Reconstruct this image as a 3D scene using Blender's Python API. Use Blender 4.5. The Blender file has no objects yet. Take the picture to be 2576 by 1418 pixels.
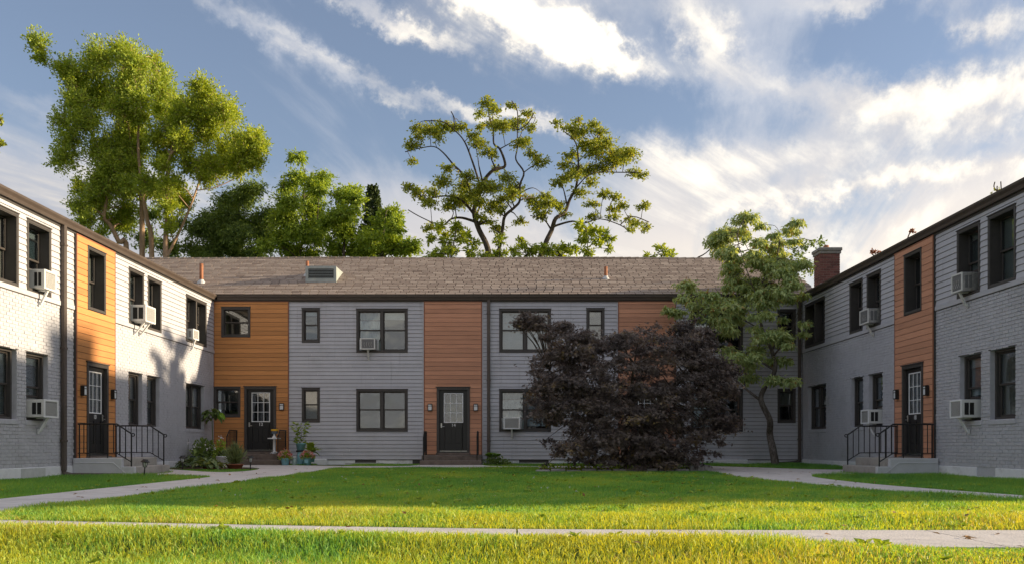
import bpy, math, random
import numpy as np
from mathutils import Matrix, Vector

R = math.radians
rng = np.random.default_rng(7)
random.seed(7)
SC = bpy.context.scene
COL = SC.collection

# ------------------------------------------------------------------ camera
EYE = 0.62
cd = bpy.data.cameras.new('camera')
cam = bpy.data.objects.new('camera', cd)
COL.objects.link(cam)
cam.location = (0, 0, EYE)
cam.rotation_euler = (R(90), 0, 0)
cd.sensor_fit = 'HORIZONTAL'
cd.sensor_width = 36.0
cd.lens = 36.0 * 2300 / 2576
cd.shift_x = 0.0012
cd.shift_y = 0.1596
cd.clip_start = 0.05
cd.clip_end = 3000
SC.camera = cam

# ------------------------------------------------------------------ light
SUN_EL, SUN_AZ = 12.5, 7.0        # azimuth: degrees from +X (right) towards +Y (behind the houses)
to_sun = Vector((math.cos(R(SUN_EL)) * math.cos(R(SUN_AZ)), math.cos(R(SUN_EL)) * math.sin(R(SUN_AZ)), math.sin(R(SUN_EL))))
sd = bpy.data.lights.new('sun', 'SUN')
sd.energy = 2.0
sd.angle = R(1.0)
sd.color = (1.0, 0.81, 0.55)
sun = bpy.data.objects.new('sun', sd)
COL.objects.link(sun)
sun.rotation_euler = to_sun.to_track_quat('Z', 'Y').to_euler()
sun.location = (40, 5, 20)

SC.view_settings.view_transform = 'Standard'
SC.view_settings.look = 'None'
SC.view_settings.gamma = 1.0
SC.view_settings.use_curve_mapping = False
SC.view_settings.exposure = 2.12
SC.render.film_transparent = False
try:
    SC.cycles.use_denoising = True
    SC.cycles.max_bounces = 8
    SC.cycles.transparent_max_bounces = 16
    SC.cycles.sample_clamp_indirect = 6.0
    SC.cycles.caustics_reflective = False
    SC.cycles.caustics_refractive = False
except Exception:
    pass


class NT:
    """small helper round a node tree"""
    def __init__(s, tree):
        s.t = tree
        s.n = tree.nodes
        s.l = tree.links

    def node(s, typ, ins=None, **props):
        nd = s.n.new(typ)
        for k, v in props.items():
            setattr(nd, k, v)
        for k, v in (ins or {}).items():
            sock = nd.inputs[k]
            if hasattr(v, 'node'):
                s.l.new(v, sock)
            else:
                sock.default_value = v
        return nd

    def math(s, op, a, b=0.0, c=None, clamp=False):
        nd = s.n.new('ShaderNodeMath')
        nd.operation = op
        nd.use_clamp = clamp
        for i, v in enumerate((a, b) if c is None else (a, b, c)):
            if hasattr(v, 'node'):
                s.l.new(v, nd.inputs[i])
            else:
                nd.inputs[i].default_value = v
        return nd.outputs[0]

    def mix(s, fac, a, b, blend='MIX'):
        nd = s.n.new('ShaderNodeMix')
        nd.data_type = 'RGBA'
        nd.blend_type = blend
        for k, v in ((0, fac), (6, a), (7, b)):
            if hasattr(v, 'node'):
                s.l.new(v, nd.inputs[k])
            elif k == 0:
                nd.inputs[k].default_value = v
            else:
                nd.inputs[k].default_value = (*v, 1.0) if len(v) == 3 else v
        return nd.outputs[2]

    def ramp(s, fac, stops):
        nd = s.n.new('ShaderNodeValToRGB')
        e = nd.color_ramp.elements
        while len(e) < len(stops):
            e.new(0.5)
        for el, (p, c) in zip(e, stops):
            el.position = p
            el.color = (*c, 1.0) if not isinstance(c, (int, float)) else (c, c, c, 1.0)
        s.l.new(fac, nd.inputs[0])
        return nd.outputs[0]

    def smooth(s, v, lo, hi):
        nd = s.n.new('ShaderNodeMapRange')
        nd.interpolation_type = 'SMOOTHSTEP'
        s.l.new(v, nd.inputs[0])
        nd.inputs[1].default_value = lo
        nd.inputs[2].default_value = hi
        return nd.outputs[0]


# ------------------------------------------------------------------ sky
# cloud streets: azimuth from +Y to the right, elevation, half length, half width, slant (all degrees), strength
STREETS = [
    (-15.3, 23.9, 5.4, 1.0, -15, .47), (-11.0, 22.2, 3.2, 0.8, -14, .34), (-6.6, 24.6, 5.0, 0.8, -14, .54), (1.2, 24.8, 6.5, 1.2, -19, .44), (6.0, 22.9, 4.2, 1.1, -24, .40), (11.9, 23.3, 3.2, 1.5, -28, .44), (18.8, 20.2, 7.5, 1.2, -9, .26),
    (26.0, 18.9, 7.5, 1.2, 4, .20), (-5.6, 20.5, 8.5, .7, -8, .32), (1.0, 19.6, 5.0, .5, -10, .26), (14.0, 16.6, 10.0, 1.1, -2, .18), (22.0, 14.8, 11.0, .5, 5, .16), (21.2, 24.4, 4.2, .7, -5, .30), (27.8, 22.2, 3.0, .9, -10, .38),
    (-26.0, 23.0, 13.0, 4.2, 0, -.36), (-8.0, 22.4, 15.0, 3.2, -8, -.36), (-14.0, 18.0, 16.0, 2.6, -2, -.20), (22.0, 22.6, 10.0, 2.0, -6, -.36), (10.0, 19.4, 8.0, 1.2, -4, -.28), (8.5, 22.6, 3.0, 2.2, -30, -.20), (28.0, 16.4, 8.0, .8, 4, -.18), (18.0, 13.4, 12.0, .7, 3, -.14), (-25.0, 18.6, 7.0, 1.0, -4, .24), (-24.0, 15.0, 9.0, 1.2, 2, .16), (-2.0, 17.6, 9.0, 1.3, 0, -.20)]


def build_world():
    w = bpy.data.worlds.new('World')
    SC.world = w
    w.use_nodes = True
    T = NT(w.node_tree)
    T.n.clear()
    out = T.node('ShaderNodeOutputWorld')
    sky = T.node('ShaderNodeTexSky')
    sky.sky_type = 'NISHITA'
    sky.sun_disc = False
    sky.sun_elevation = R(SUN_EL)
    sky.sun_rotation = R(90 - SUN_AZ)
    sky.air_density = 1.0
    sky.dust_density = 0.6
    sky.ozone_density = 2.2
    tc = T.node('ShaderNodeTexCoord')
    sep = T.node('ShaderNodeSeparateXYZ', {0: tc.outputs['Generated']})
    dx, dy, dz = sep.outputs
    inv = T.math('DIVIDE', 1.0, T.math('ADD', T.math('MAXIMUM', dz, 0.0), 0.10))
    pl = T.node('ShaderNodeCombineXYZ', {0: T.math('MULTIPLY', dx, inv), 1: T.math('MULTIPLY', dy, inv), 2: 0.0}).outputs[0]
    az = T.math('MULTIPLY', T.math('ARCTAN2', dx, dy), 57.2958)
    el = T.math('MULTIPLY', T.math('ARCSINE', dz), 57.2958)

    def layer(rot, sc, off, scale, detail, rough, dist):
        r = T.node('ShaderNodeMapping', {0: pl, 2: (0, 0, R(rot))}).outputs[0]
        m = T.node('ShaderNodeMapping', {0: r, 1: (off[0], off[1], 0), 3: (sc[0], sc[1], 1)}).outputs[0]
        return T.node('ShaderNodeTexNoise', {0: m, 'Scale': scale, 'Detail': detail, 'Roughness': rough, 'Distortion': dist}).outputs[0]
    # flat cloud layer seen in perspective, drawn out along the wind
    n1 = layer(-58, (0.55, 1.5), (1.3, 0.4), 1.25, 9.0, 0.62, 0.5)
    n1b = layer(-58, (0.55, 1.5), (1.36, 0.34), 1.25, 9.0, 0.62, 0.5)
    n2 = layer(-80, (0.30, 1.6), (5.3, 2.4), 1.5, 8.0, 0.58, 0.4)
    # the streets are ragged: their edges wander with a finer noise
    wn = T.node('ShaderNodeTexNoise', {0: tc.outputs['Generated'], 'Scale': 16.0, 'Detail': 6.0, 'Roughness': 0.65})
    ws = T.node('ShaderNodeSeparateXYZ', {0: wn.outputs['Color']}).outputs
    azw = T.math('ADD', az, T.math('MULTIPLY', T.math('SUBTRACT', ws[0], 0.5), 9.0))
    elw = T.math('ADD', el, T.math('MULTIPLY', T.math('SUBTRACT', ws[1], 0.5), 4.6))
    bias = None
    for a0, e0, L, W, sl, amp in STREETS:
        u = T.math('SUBTRACT', azw, a0); v = T.math('SUBTRACT', elw, e0)
        c, s_ = math.cos(R(sl)), math.sin(R(sl))
        p = T.math('DIVIDE', T.math('ADD', T.math('MULTIPLY', u, c), T.math('MULTIPLY', v, s_)), L)
        q = T.math('DIVIDE', T.math('SUBTRACT', T.math('MULTIPLY', v, c), T.math('MULTIPLY', u, s_)), W)
        e = T.math('EXPONENT', T.math('MULTIPLY', T.math('ADD', T.math('MULTIPLY', p, p), T.math('MULTIPLY', q, q)), -1.0))
        e = T.math('MULTIPLY', e, amp)
        bias = e if bias is None else T.math('ADD', bias, e)
    low = T.smooth(el, 21.0, 8.0)
    sunny = T.smooth(dx, -0.55, 0.45)
    dens = T.smooth(T.math('ADD', T.math('ADD', n1, bias), T.math('MULTIPLY', low, 0.0)), 0.30, 0.86)
    veil = T.smooth(T.math('ADD', T.math('ADD', n2, T.math('MULTIPLY', bias, 0.35)), T.math('MULTIPLY', low, 0.16)), 0.42, 0.68)
    lit = T.smooth(T.math('ADD', T.math('MULTIPLY', T.math('SUBTRACT', n1, n1b), 3.0), T.math('MULTIPLY', dens, 0.55)), -0.08, 0.72)
    dim = T.math('MULTIPLY', T.smooth(el, 23.0, 17.0), T.math('SUBTRACT', 1.0, T.smooth(az, -26.0, 14.0)))
    cloud = T.mix(lit, T.mix(sunny, CL_DARK, CL_DARK2), T.mix(T.math('MULTIPLY', T.math('MULTIPLY', dim, T.smooth(dy, 0.2, 0.7)), 0.8), CL_LIT, CL_DIM))
    base = T.mix(1.0, sky.outputs[0], SKY_TINT, 'MULTIPLY')
    veilc = T.mix(low, VEIL_HI, T.mix(sunny, VEIL_LO_L, VEIL_LO_R))
    c1 = T.mix(T.math('ADD', T.math('MULTIPLY', veil, 0.80), 0.12), base, veilc)
    c2 = T.mix(dens, c1, cloud)
    bg = T.node('ShaderNodeBackground', {0: c2, 1: 0.145})
    T.l.new(bg.outputs[0], out.inputs[0])


SKY_TINT = (0.30, 0.265, 0.265)
CL_LIT = (2.25, 2.06, 1.74)
CL_DIM = (1.1, 1.04, 1.0)
CL_DARK = (0.8, 0.86, 1.0)
CL_DARK2 = (1.2, 1.15, 1.14)
VEIL_HI = (1.0, 1.06, 1.2)
VEIL_LO_L = (0.72, 0.72, 0.78)
VEIL_LO_R = (1.95, 1.70, 1.42)
build_world()

# ------------------------------------------------------------------ object helpers
WORLD = {}


def attach(o, parent, basis=None):
    """link o and parent it; its mesh / basis stays in world space"""
    COL.objects.link(o)
    b = basis if basis is not None else Matrix.Identity(4)
    o.matrix_basis = b
    if parent is not None:
        o.parent = parent
        o.matrix_parent_inverse = WORLD[parent.name].inverted()
    WORLD[o.name] = b.copy()
    return o


def thing(name, label, cat, loc=(0, 0, 0), rz=0.0, group=None):
    o = bpy.data.objects.new(name, None)
    o.empty_display_size = 0.2
    o.location = loc
    o.rotation_euler = (0, 0, rz)
    COL.objects.link(o)
    WORLD[o.name] = Matrix.Translation(loc) @ Matrix.Rotation(rz, 4, 'Z')
    tag(o, label, cat, group)
    return o


def tag(o, label=None, cat=None, group=None, kind=None):
    if label: o['label'] = label
    if cat: o['category'] = cat
    if group: o['group'] = group
    if kind: o['kind'] = kind
    return o


class MB:
    """collects simple solids for one mesh"""
    def __init__(s):
        s.v, s.f = [], []

    def quad(s, a, b, c, d):
        i = len(s.v)
        s.v += [tuple(a), tuple(b), tuple(c), tuple(d)]
        s.f.append((i, i + 1, i + 2, i + 3))

    def poly(s, pts):
        i = len(s.v)
        s.v += [tuple(p) for p in pts]
        s.f.append(tuple(range(i, i + len(pts))))

    def hexa(s, p):
        """8 corners: 0-3 bottom loop, 4-7 top loop"""
        i = len(s.v)
        s.v += [tuple(q) for q in p]
        for f in ((0, 3, 2, 1), (4, 5, 6, 7), (0, 1, 5, 4), (1, 2, 6, 5), (2, 3, 7, 6), (3, 0, 4, 7)):
            s.f.append(tuple(i + k for k in f))

    def box(s, x0, x1, y0, y1, z0, z1, c=0.0):
        """box, edges chamfered by c"""
        x0, x1 = min(x0, x1), max(x0, x1)
        y0, y1 = min(y0, y1), max(y0, y1)
        z0, z1 = min(z0, z1), max(z0, z1)
        if c <= 0:
            s.hexa([(x0, y0, z0), (x1, y0, z0), (x1, y1, z0), (x0, y1, z0), (x0, y0, z1), (x1, y0, z1), (x1, y1, z1), (x0, y1, z1)])
            return
        lo, hi = (x0, y0, z0), (x1, y1, z1)
        idx = {}
        base = len(s.v)
        for sx in (0, 1):
            for sy in (0, 1):
                for sz in (0, 1):
                    sg = (sx, sy, sz)
                    for ax in range(3):
                        p = []
                        for k in range(3):
                            q = hi[k] if sg[k] else lo[k]
                            if k != ax:
                                q += -c if sg[k] else c
                            p.append(q)
                        idx[(sx, sy, sz, ax)] = len(s.v)
                        s.v.append(tuple(p))
        for ax in range(3):
            o1, o2 = [k for k in range(3) if k != ax]
            for side in (0, 1):
                loop = []
                for a, b in ((0, 0), (1, 0), (1, 1), (0, 1)):
                    g = [0, 0, 0]; g[ax] = side; g[o1] = a; g[o2] = b
                    loop.append(idx[(*g, ax)])
                flip = (side == 0) ^ (ax == 1)
                s.f.append(tuple(loop[::-1] if flip else loop))
        for ax in range(3):          # edges along ax
            o1, o2 = [k for k in range(3) if k != ax]
            for a in (0, 1):
                for b in (0, 1):
                    g0 = [0, 0, 0]; g0[o1] = a; g0[o2] = b
                    g1 = list(g0); g1[ax] = 1
                    s.f.append((idx[(*g0, o1)], idx[(*g1, o1)], idx[(*g1, o2)], idx[(*g0, o2)]))
        for sx in (0, 1):
            for sy in (0, 1):
                for sz in (0, 1):
                    s.f.append(tuple(idx[(sx, sy, sz, k)] for k in range(3)))

    def tube(s, pts, rad, n=8, cap=True):
        pts = [Vector(p) for p in pts]
        if isinstance(rad, (int, float)):
            rad = [rad] * len(pts)
        base = len(s.v)
        ref = None
        for k, p in enumerate(pts):
            t = (pts[min(k + 1, len(pts) - 1)] - pts[max(k - 1, 0)])
            t = t.normalized() if t.length > 1e-9 else Vector((0, 0, 1))
            if ref is None:
                ref = Vector((1, 0, 0)) if abs(t.x) < 0.9 else Vector((0, 1, 0))
            a = (ref - t * ref.dot(t))
            a = a.normalized() if a.length > 1e-6 else t.orthogonal().normalized()
            ref = a
            b = t.cross(a)
            for j in range(n):
                w = 2 * math.pi * j / n
                s.v.append(tuple(p + (a * math.cos(w) + b * math.sin(w)) * rad[k]))
        for k in range(len(pts) - 1):
            for j in range(n):
                j2 = (j + 1) % n
                s.f.append((base + k * n + j, base + k * n + j2, base + (k + 1) * n + j2, base + (k + 1) * n + j))
        if cap:
            s.f.append(tuple(base + j for j in range(n))[::-1])
            s.f.append(tuple(base + (len(pts) - 1) * n + j for j in range(n)))

    def lathe(s, prof, n=20, c=(0, 0, 0)):
        base = len(s.v)
        for r, z in prof:
            for j in range(n):
                w = 2 * math.pi * j / n
                s.v.append((c[0] + r * math.cos(w), c[1] + r * math.sin(w), c[2] + z))
        for k in range(len(prof) - 1):
            for j in range(n):
                j2 = (j + 1) % n
                s.f.append((base + k * n + j, base + k * n + j2, base + (k + 1) * n + j2, base + (k + 1) * n + j))
        s.f.append(tuple(base + j for j in range(n))[::-1])
        s.f.append(tuple(base + (len(prof) - 1) * n + j for j in range(n)))

    def prism(s, poly, axis, a, b):
        """poly in the two other axes, extruded along axis from a to b"""
        def P(q, t):
            if axis == 'x': return (t, q[0], q[1])
            if axis == 'y': return (q[0], t, q[1])
            return (q[0], q[1], t)
        i = len(s.v)
        n = len(poly)
        s.v += [P(q, a) for q in poly] + [P(q, b) for q in poly]
        s.f.append(tuple(range(i, i + n)))
        s.f.append(tuple(range(i + 2 * n - 1, i + n - 1, -1)))
        for k in range(n):
            k2 = (k + 1) % n
            s.f.append((i + k, i + n + k, i + n + k2, i + k2))

    def mesh(s, name, mat, smooth=False):
        me = bpy.data.meshes.new(name)
        me.from_pydata(s.v, [], s.f)
        me.update()
        fix_normals(me)
        if smooth:
            me.shade_smooth()
        me.materials.append(mat)
        return me

    def build(s, name, mat, parent=None, smooth=False, basis=None):
        o = bpy.data.objects.new(name, s.mesh(name, mat, smooth))
        return attach(o, parent, basis)


def fix_normals(me):
    import bmesh
    bm = bmesh.new()
    bm.from_mesh(me)
    bmesh.ops.recalc_face_normals(bm, faces=bm.faces)
    bm.to_mesh(me)
    bm.free()


def local(parent):
    """basis for a part modelled in its thing's own coordinates"""
    return WORLD[parent.name].copy()


def np_mesh(name, V, F, mat, tone=None, smooth=False):
    """V (n,3); F (m,k) of equal-size faces; tone: one value per face"""
    V = np.ascontiguousarray(V, dtype=np.float32)
    F = np.ascontiguousarray(F, dtype=np.int32)
    me = bpy.data.meshes.new(name)
    k = F.shape[1]
    me.vertices.add(len(V))
    me.vertices.foreach_set('co', V.ravel())
    me.loops.add(F.size)
    me.loops.foreach_set('vertex_index', F.ravel())
    me.polygons.add(len(F))
    me.polygons.foreach_set('loop_start', np.arange(0, F.size, k, dtype=np.int32))
    me.polygons.foreach_set('loop_total', np.full(len(F), k, dtype=np.int32))
    if smooth:
        me.polygons.foreach_set('use_smooth', np.ones(len(F), dtype=bool))
    else:
        me.polygons.foreach_set('use_smooth', np.zeros(len(F), dtype=bool))
    if tone is not None:
        at = me.attributes.new('tone', 'FLOAT', 'FACE')
        at.data.foreach_set('value', np.ascontiguousarray(tone, dtype=np.float32))
    me.update(calc_edges=True)
    me.validate()
    me.materials.append(mat)
    return me


def copy_tree(o, name=None):
    """a copy of a thing with its parts and sub-parts"""
    c = o.copy()
    COL.objects.link(c)
    WORLD[c.name] = WORLD[o.name].copy()
    for ch in [q for q in KIDS.get(o.name, [])]:
        k = ch.copy(); COL.objects.link(k); k.parent = c
        KIDS.setdefault(c.name, []).append(k)
        for g in KIDS.get(ch.name, []):
            m = g.copy(); COL.objects.link(m); m.parent = k
            KIDS.setdefault(k.name, []).append(m)
    return c


KIDS = {}

# ------------------------------------------------------------------ materials
def new_mat(name):
    m = bpy.data.materials.new(name)
    m.use_nodes = True
    T = NT(m.node_tree)
    bs = T.n['Principled BSDF']
    return m, T, bs


def sset(bs, **kw):
    names = {'rough': 'Roughness', 'metal': 'Metallic', 'spec': 'Specular IOR Level'}
    for k, v in kw.items():
        bs.inputs[names[k]].default_value = v


def m_plain(name, col, rough=0.6, var=0.08, scale=6.0, bump=0.0, bscale=60.0, metal=0.0, rnd=0.0, spec=0.4, dirt=None, coords='Object', rvar=0.1, streak=0.0):
    """paint / metal / concrete: base colour broken up by noise, optional per-piece shift and dirt"""
    m, T, bs = new_mat(name)
    sset(bs, metal=metal, spec=spec)
    tc = T.node('ShaderNodeTexCoord').outputs[coords]
    geo = T.node('ShaderNodeNewGeometry').outputs['Position']
    src = geo if coords == 'Object' else tc
    n = T.node('ShaderNodeTexNoise', {0: src, 'Scale': scale, 'Detail': 5.0, 'Roughness': 0.6}).outputs[0]
    lo = [c * (1 - var) for c in col]
    hi = [min(1, c * (1 + var)) for c in col]
    c = T.ramp(n, [(0.3, lo), (0.7, hi)])
    if rnd:
        oi = T.node('ShaderNodeObjectInfo').outputs['Random']
        f = T.math('ADD', T.math('MULTIPLY', oi, 2 * rnd), 1 - rnd)
        fc = T.node('ShaderNodeCombineXYZ', {0: f, 1: f, 2: f}).outputs[0]
        c = T.mix(1.0, c, fc, 'MULTIPLY')
    if dirt:
        dcol, amt, dsc = dirt
        n2 = T.node('ShaderNodeTexNoise', {0: src, 'Scale': dsc, 'Detail': 7.0, 'Roughness': 0.65}).outputs[0]
        c = T.mix(T.math('MULTIPLY', T.smooth(n2, 0.5, 0.75), amt), c, dcol)
    if streak:
        sm = T.node('ShaderNodeMapping', {0: src, 3: (7.0, 7.0, 0.55)}).outputs[0]
        n3 = T.node('ShaderNodeTexNoise', {0: sm, 'Scale': 1.0, 'Detail': 6.0, 'Roughness': 0.7}).outputs[0]
        c = T.mix(T.math('MULTIPLY', T.smooth(n3, 0.56, 0.80), streak), c, [k * 0.45 for k in col])
    T.l.new(c, bs.inputs['Base Color'])
    rr = T.math('ADD', T.math('MULTIPLY', n, rvar), rough - rvar / 2)
    T.l.new(rr, bs.inputs['Roughness'])
    if bump:
        nb = T.node('ShaderNodeTexNoise', {0: src, 'Scale': bscale, 'Detail': 4.0}).outputs[0]
        b = T.node('ShaderNodeBump', {'Strength': bump, 'Distance': 0.02, 'Height': nb}).outputs[0]
        T.l.new(b, bs.inputs['Normal'])
    return m


def m_wood(name, col, along='x'):
    """stained cladding boards: grain drawn out along the board, every board its own tone"""
    m, T, bs = new_mat(name)
    sset(bs, spec=0.35)
    geo = T.node('ShaderNodeNewGeometry').outputs['Position']
    oi = T.node('ShaderNodeObjectInfo').outputs['Random']
    off = T.node('ShaderNodeCombineXYZ', {0: T.math('MULTIPLY', oi, 37.0), 1: T.math('MULTIPLY', oi, 11.0), 2: T.math('MULTIPLY', oi, 53.0)}).outputs[0]
    pos = T.node('ShaderNodeVectorMath', {0: geo, 1: off}, operation='ADD').outputs[0]
    sc = (1.2, 1.2, 42.0)
    mp = T.node('ShaderNodeMapping', {0: pos, 3: sc}).outputs[0]
    g = T.node('ShaderNodeTexNoise', {0: mp, 'Scale': 1.6, 'Detail': 6.0, 'Roughness': 0.65, 'Distortion': 0.6}).outputs[0]
    big = T.node('ShaderNodeTexNoise', {0: pos, 'Scale': 0.9, 'Detail': 3.0}).outputs[0]
    c = T.ramp(g, [(0.28, [k * 0.80 for k in col]), (0.5, col), (0.74, [min(1, k * 1.16) for k in col])])
    f = T.math('ADD', T.math('MULTIPLY', oi, 0.26), T.math('ADD', T.math('MULTIPLY', big, 0.22), 0.76))
    c = T.mix(1.0, c, T.node('ShaderNodeCombineXYZ', {0: f, 1: f, 2: f}).outputs[0], 'MULTIPLY')
    T.l.new(c, bs.inputs['Base Color'])
    bs.inputs['Roughness'].default_value = 0.62
    b = T.node('ShaderNodeBump', {'Strength': 0.12, 'Distance': 0.01, 'Height': g}).outputs[0]
    T.l.new(b, bs.inputs['Normal'])
    return m


def m_leaf(name, dark, light, trans=0.35, rough=0.5, tcol=None, alt=None, mid=None):
    """leaves: each leaf its own tone, some light passes through"""
    m, T, bs = new_mat(name)
    out = T.n['Material Output']
    at = T.node('ShaderNodeAttribute', attribute_name='tone').outputs['Fac']
    c = T.ramp(at, [(0.0, dark)] + ([(0.45, mid)] if mid else []) + [(0.85, light), (1.0, alt or light)])
    T.l.new(c, bs.inputs['Base Color'])
    sset(bs, rough=rough, spec=0.3)
    tr = T.node('ShaderNodeBsdfTranslucent')
    tcl = T.mix(1.0, c, tcol or (1.5, 1.35, 0.5), 'MULTIPLY')
    T.l.new(tcl, tr.inputs[0])
    mx = T.node('ShaderNodeMixShader', {0: trans})
    T.l.new(bs.outputs[0], mx.inputs[1])
    T.l.new(tr.outputs[0], mx.inputs[2])
    T.l.new(mx.outputs[0], out.inputs[0])
    return m


def m_glass(name, tint=(0.75, 0.8, 0.82), ior=1.75, wav=0.25):
    m, T, bs = new_mat(name)
    out = T.n['Material Output']
    T.n.remove(bs)
    geo = T.node('ShaderNodeNewGeometry').outputs['Position']
    nb = T.node('ShaderNodeTexNoise', {0: geo, 'Scale': 1.7, 'Detail': 1.0}).outputs[0]
    bp = T.node('ShaderNodeBump', {'Strength': wav, 'Distance': 0.02, 'Height': nb}).outputs[0]
    lw_ = T.node('ShaderNodeLayerWeight', {'Blend': 0.5})
    T.l.new(bp, lw_.inputs['Normal'])
    fac = T.math('ADD', T.math('MULTIPLY', T.math('POWER', lw_.outputs['Facing'], 4.0), 0.82), 0.11)
    g = T.node('ShaderNodeBsdfGlossy', {0: (0.95, 0.97, 1.0, 1), 'Roughness': 0.02})
    T.l.new(bp, g.inputs['Normal'])
    t = T.node('ShaderNodeBsdfTransparent', {0: (*tint, 1)})
    mx = T.node('ShaderNodeMixShader')
    T.l.new(fac, mx.inputs[0])
    T.l.new(t.outputs[0], mx.inputs[1])
    T.l.new(g.outputs[0], mx.inputs[2])
    T.l.new(mx.outputs[0], out.inputs[0])
    return m


def m_bark(name, a, b, scale=9.0):
    m, T, bs = new_mat(name)
    geo = T.node('ShaderNodeNewGeometry').outputs['Position']
    mp = T.node('ShaderNodeMapping', {0: geo, 3: (1, 1, 0.28)}).outputs[0]
    n = T.node('ShaderNodeTexNoise', {0: mp, 'Scale': scale, 'Detail': 7.0, 'Roughness': 0.7, 'Distortion': 0.8}).outputs[0]
    c = T.ramp(n, [(0.32, a), (0.66, b)])
    T.l.new(c, bs.inputs['Base Color'])
    sset(bs, rough=0.9, spec=0.2)
    bp = T.node('ShaderNodeBump', {'Strength': 0.7, 'Distance': 0.03, 'Height': n}).outputs[0]
    T.l.new(bp, bs.inputs['Normal'])
    return m


def m_shingle(name):
    m, T, bs = new_mat(name)
    geo = T.node('ShaderNodeNewGeometry').outputs['Position']
    at = T.node('ShaderNodeAttribute', attribute_name='tone').outputs['Fac']
    st = T.node('ShaderNodeMapping', {0: geo, 3: (1.0, 0.22, 0.22)}).outputs[0]
    n = T.node('ShaderNodeTexNoise', {0: st, 'Scale': 2.4, 'Detail': 7.0, 'Roughness': 0.7}).outputs[0]
    c = T.ramp(at, [(0.0, (0.23, 0.175, 0.145)), (0.5, (0.345, 0.275, 0.23)), (1.0, (0.45, 0.37, 0.31))])
    f = T.math('ADD', T.math('MULTIPLY', n, 0.3), 0.85)
    c = T.mix(1.0, c, T.node('ShaderNodeCombineXYZ', {0: f, 1: f, 2: f}).outputs[0], 'MULTIPLY')
    T.l.new(c, bs.inputs['Base Color'])
    sset(bs, rough=0.95, spec=0.2)
    nb = T.node('ShaderNodeTexNoise', {0: geo, 'Scale': 90.0, 'Detail': 3.0}).outputs[0]
    bp = T.node('ShaderNodeBump', {'Strength': 0.12, 'Distance': 0.006, 'Height': nb}).outputs[0]
    T.l.new(bp, bs.inputs['Normal'])
    return m


def m_soil(name, a, b, scale=2.5):
    m, T, bs = new_mat(name)
    geo = T.node('ShaderNodeNewGeometry').outputs['Position']
    n = T.node('ShaderNodeTexNoise', {0: geo, 'Scale': scale, 'Detail': 8.0, 'Roughness': 0.7}).outputs[0]
    T.l.new(T.ramp(n, [(0.35, a), (0.65, b)]), bs.inputs['Base Color'])
    sset(bs, rough=0.95, spec=0.15)
    nb = T.node('ShaderNodeTexNoise', {0: geo, 'Scale': 40.0, 'Detail': 4.0}).outputs[0]
    bp = T.node('ShaderNodeBump', {'Strength': 0.6, 'Distance': 0.03, 'Height': nb}).outputs[0]
    T.l.new(bp, bs.inputs['Normal'])
    return m


GREY = (0.49, 0.49, 0.53)
M = {}
M['siding'] = m_plain('grey siding paint', GREY, 0.55, 0.05, 3.0, 0.05, 40, rnd=0.05, dirt=((0.27, 0.26, 0.25), 0.3, 1.3), streak=0.55)
M['brick'] = m_plain('grey painted brick', GREY, 0.6, 0.08, 9.0, 0.25, 70, rnd=0.04, dirt=((0.25, 0.245, 0.25), 0.3, 0.9), streak=0.5)
M['wallback'] = m_plain('wall sheathing', (0.22, 0.22, 0.24), 0.8, 0.05)
M['trim'] = m_plain('dark bronze trim', (0.062, 0.056, 0.053), 0.5, 0.1, 8)
M['gutter'] = m_plain('bronze gutter metal', (0.085, 0.066, 0.056), 0.42, 0.12, 3)
M['wood'] = m_wood('golden stained cladding', (0.57, 0.25, 0.085))  # same cladding as wood2, colour warmed to carry sun and bounced light
M['wood2'] = m_wood('red brown stained cladding', (0.58, 0.285, 0.175))
M['woodtrim'] = m_plain('cladding edge trim', (0.30, 0.115, 0.06), 0.55, 0.1)
M['sash'] = m_plain('dark window sash', (0.058, 0.050, 0.046), 0.45, 0.1, 8)
M['glass'] = m_glass('window glass')
M['blind'] = m_plain('white window blind', (0.62, 0.64, 0.64), 0.7, 0.05)
M['greyblind'] = m_plain('grey slatted blind', (0.23, 0.23, 0.225), 0.7, 0.06)
M['blindgrey'] = m_plain('tan window shade', (0.36, 0.31, 0.25), 0.8, 0.06)
M['curtain'] = m_plain('pale curtain', (0.50, 0.58, 0.58), 0.85, 0.08)
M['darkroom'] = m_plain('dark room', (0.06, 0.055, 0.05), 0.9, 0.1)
M['door'] = m_plain('black door paint', (0.018, 0.018, 0.019), 0.38, 0.1, 5)
M['white'] = m_plain('white paint', (0.78, 0.79, 0.80), 0.45, 0.04)
M['ac'] = m_plain('air conditioner casing', (0.66, 0.66, 0.64), 0.4, 0.06, 9, dirt=((0.4, 0.37, 0.32), 0.3, 5))
M['acgrille'] = m_plain('air conditioner coil grille', (0.16, 0.16, 0.165), 0.55, 0.2, 40)
M['acold'] = m_plain('aged aluminium', (0.42, 0.41, 0.40), 0.4, 0.35, 20, metal=0.5)
M['foundation'] = m_plain('pale grey foundation paint', (0.76, 0.77, 0.80), 0.75, 0.07, 4, 0.2, 30, dirt=((0.25, 0.23, 0.2), 0.5, 2.2))
M['stoop'] = m_plain('grey painted stoop', (0.57, 0.58, 0.61), 0.7, 0.08, 5, 0.15, 30, dirt=((0.22, 0.21, 0.2), 0.4, 2.5))
M['concrete'] = m_plain('worn concrete', (0.36, 0.34, 0.31), 0.85, 0.15, 6, 0.3, 45, dirt=((0.13, 0.115, 0.1), 0.6, 3.0))
M['brownstep'] = m_plain('brown concrete step', (0.17, 0.135, 0.115), 0.8, 0.2, 7, 0.3, 45, dirt=((0.05, 0.042, 0.038), 0.6, 4.0))
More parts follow.
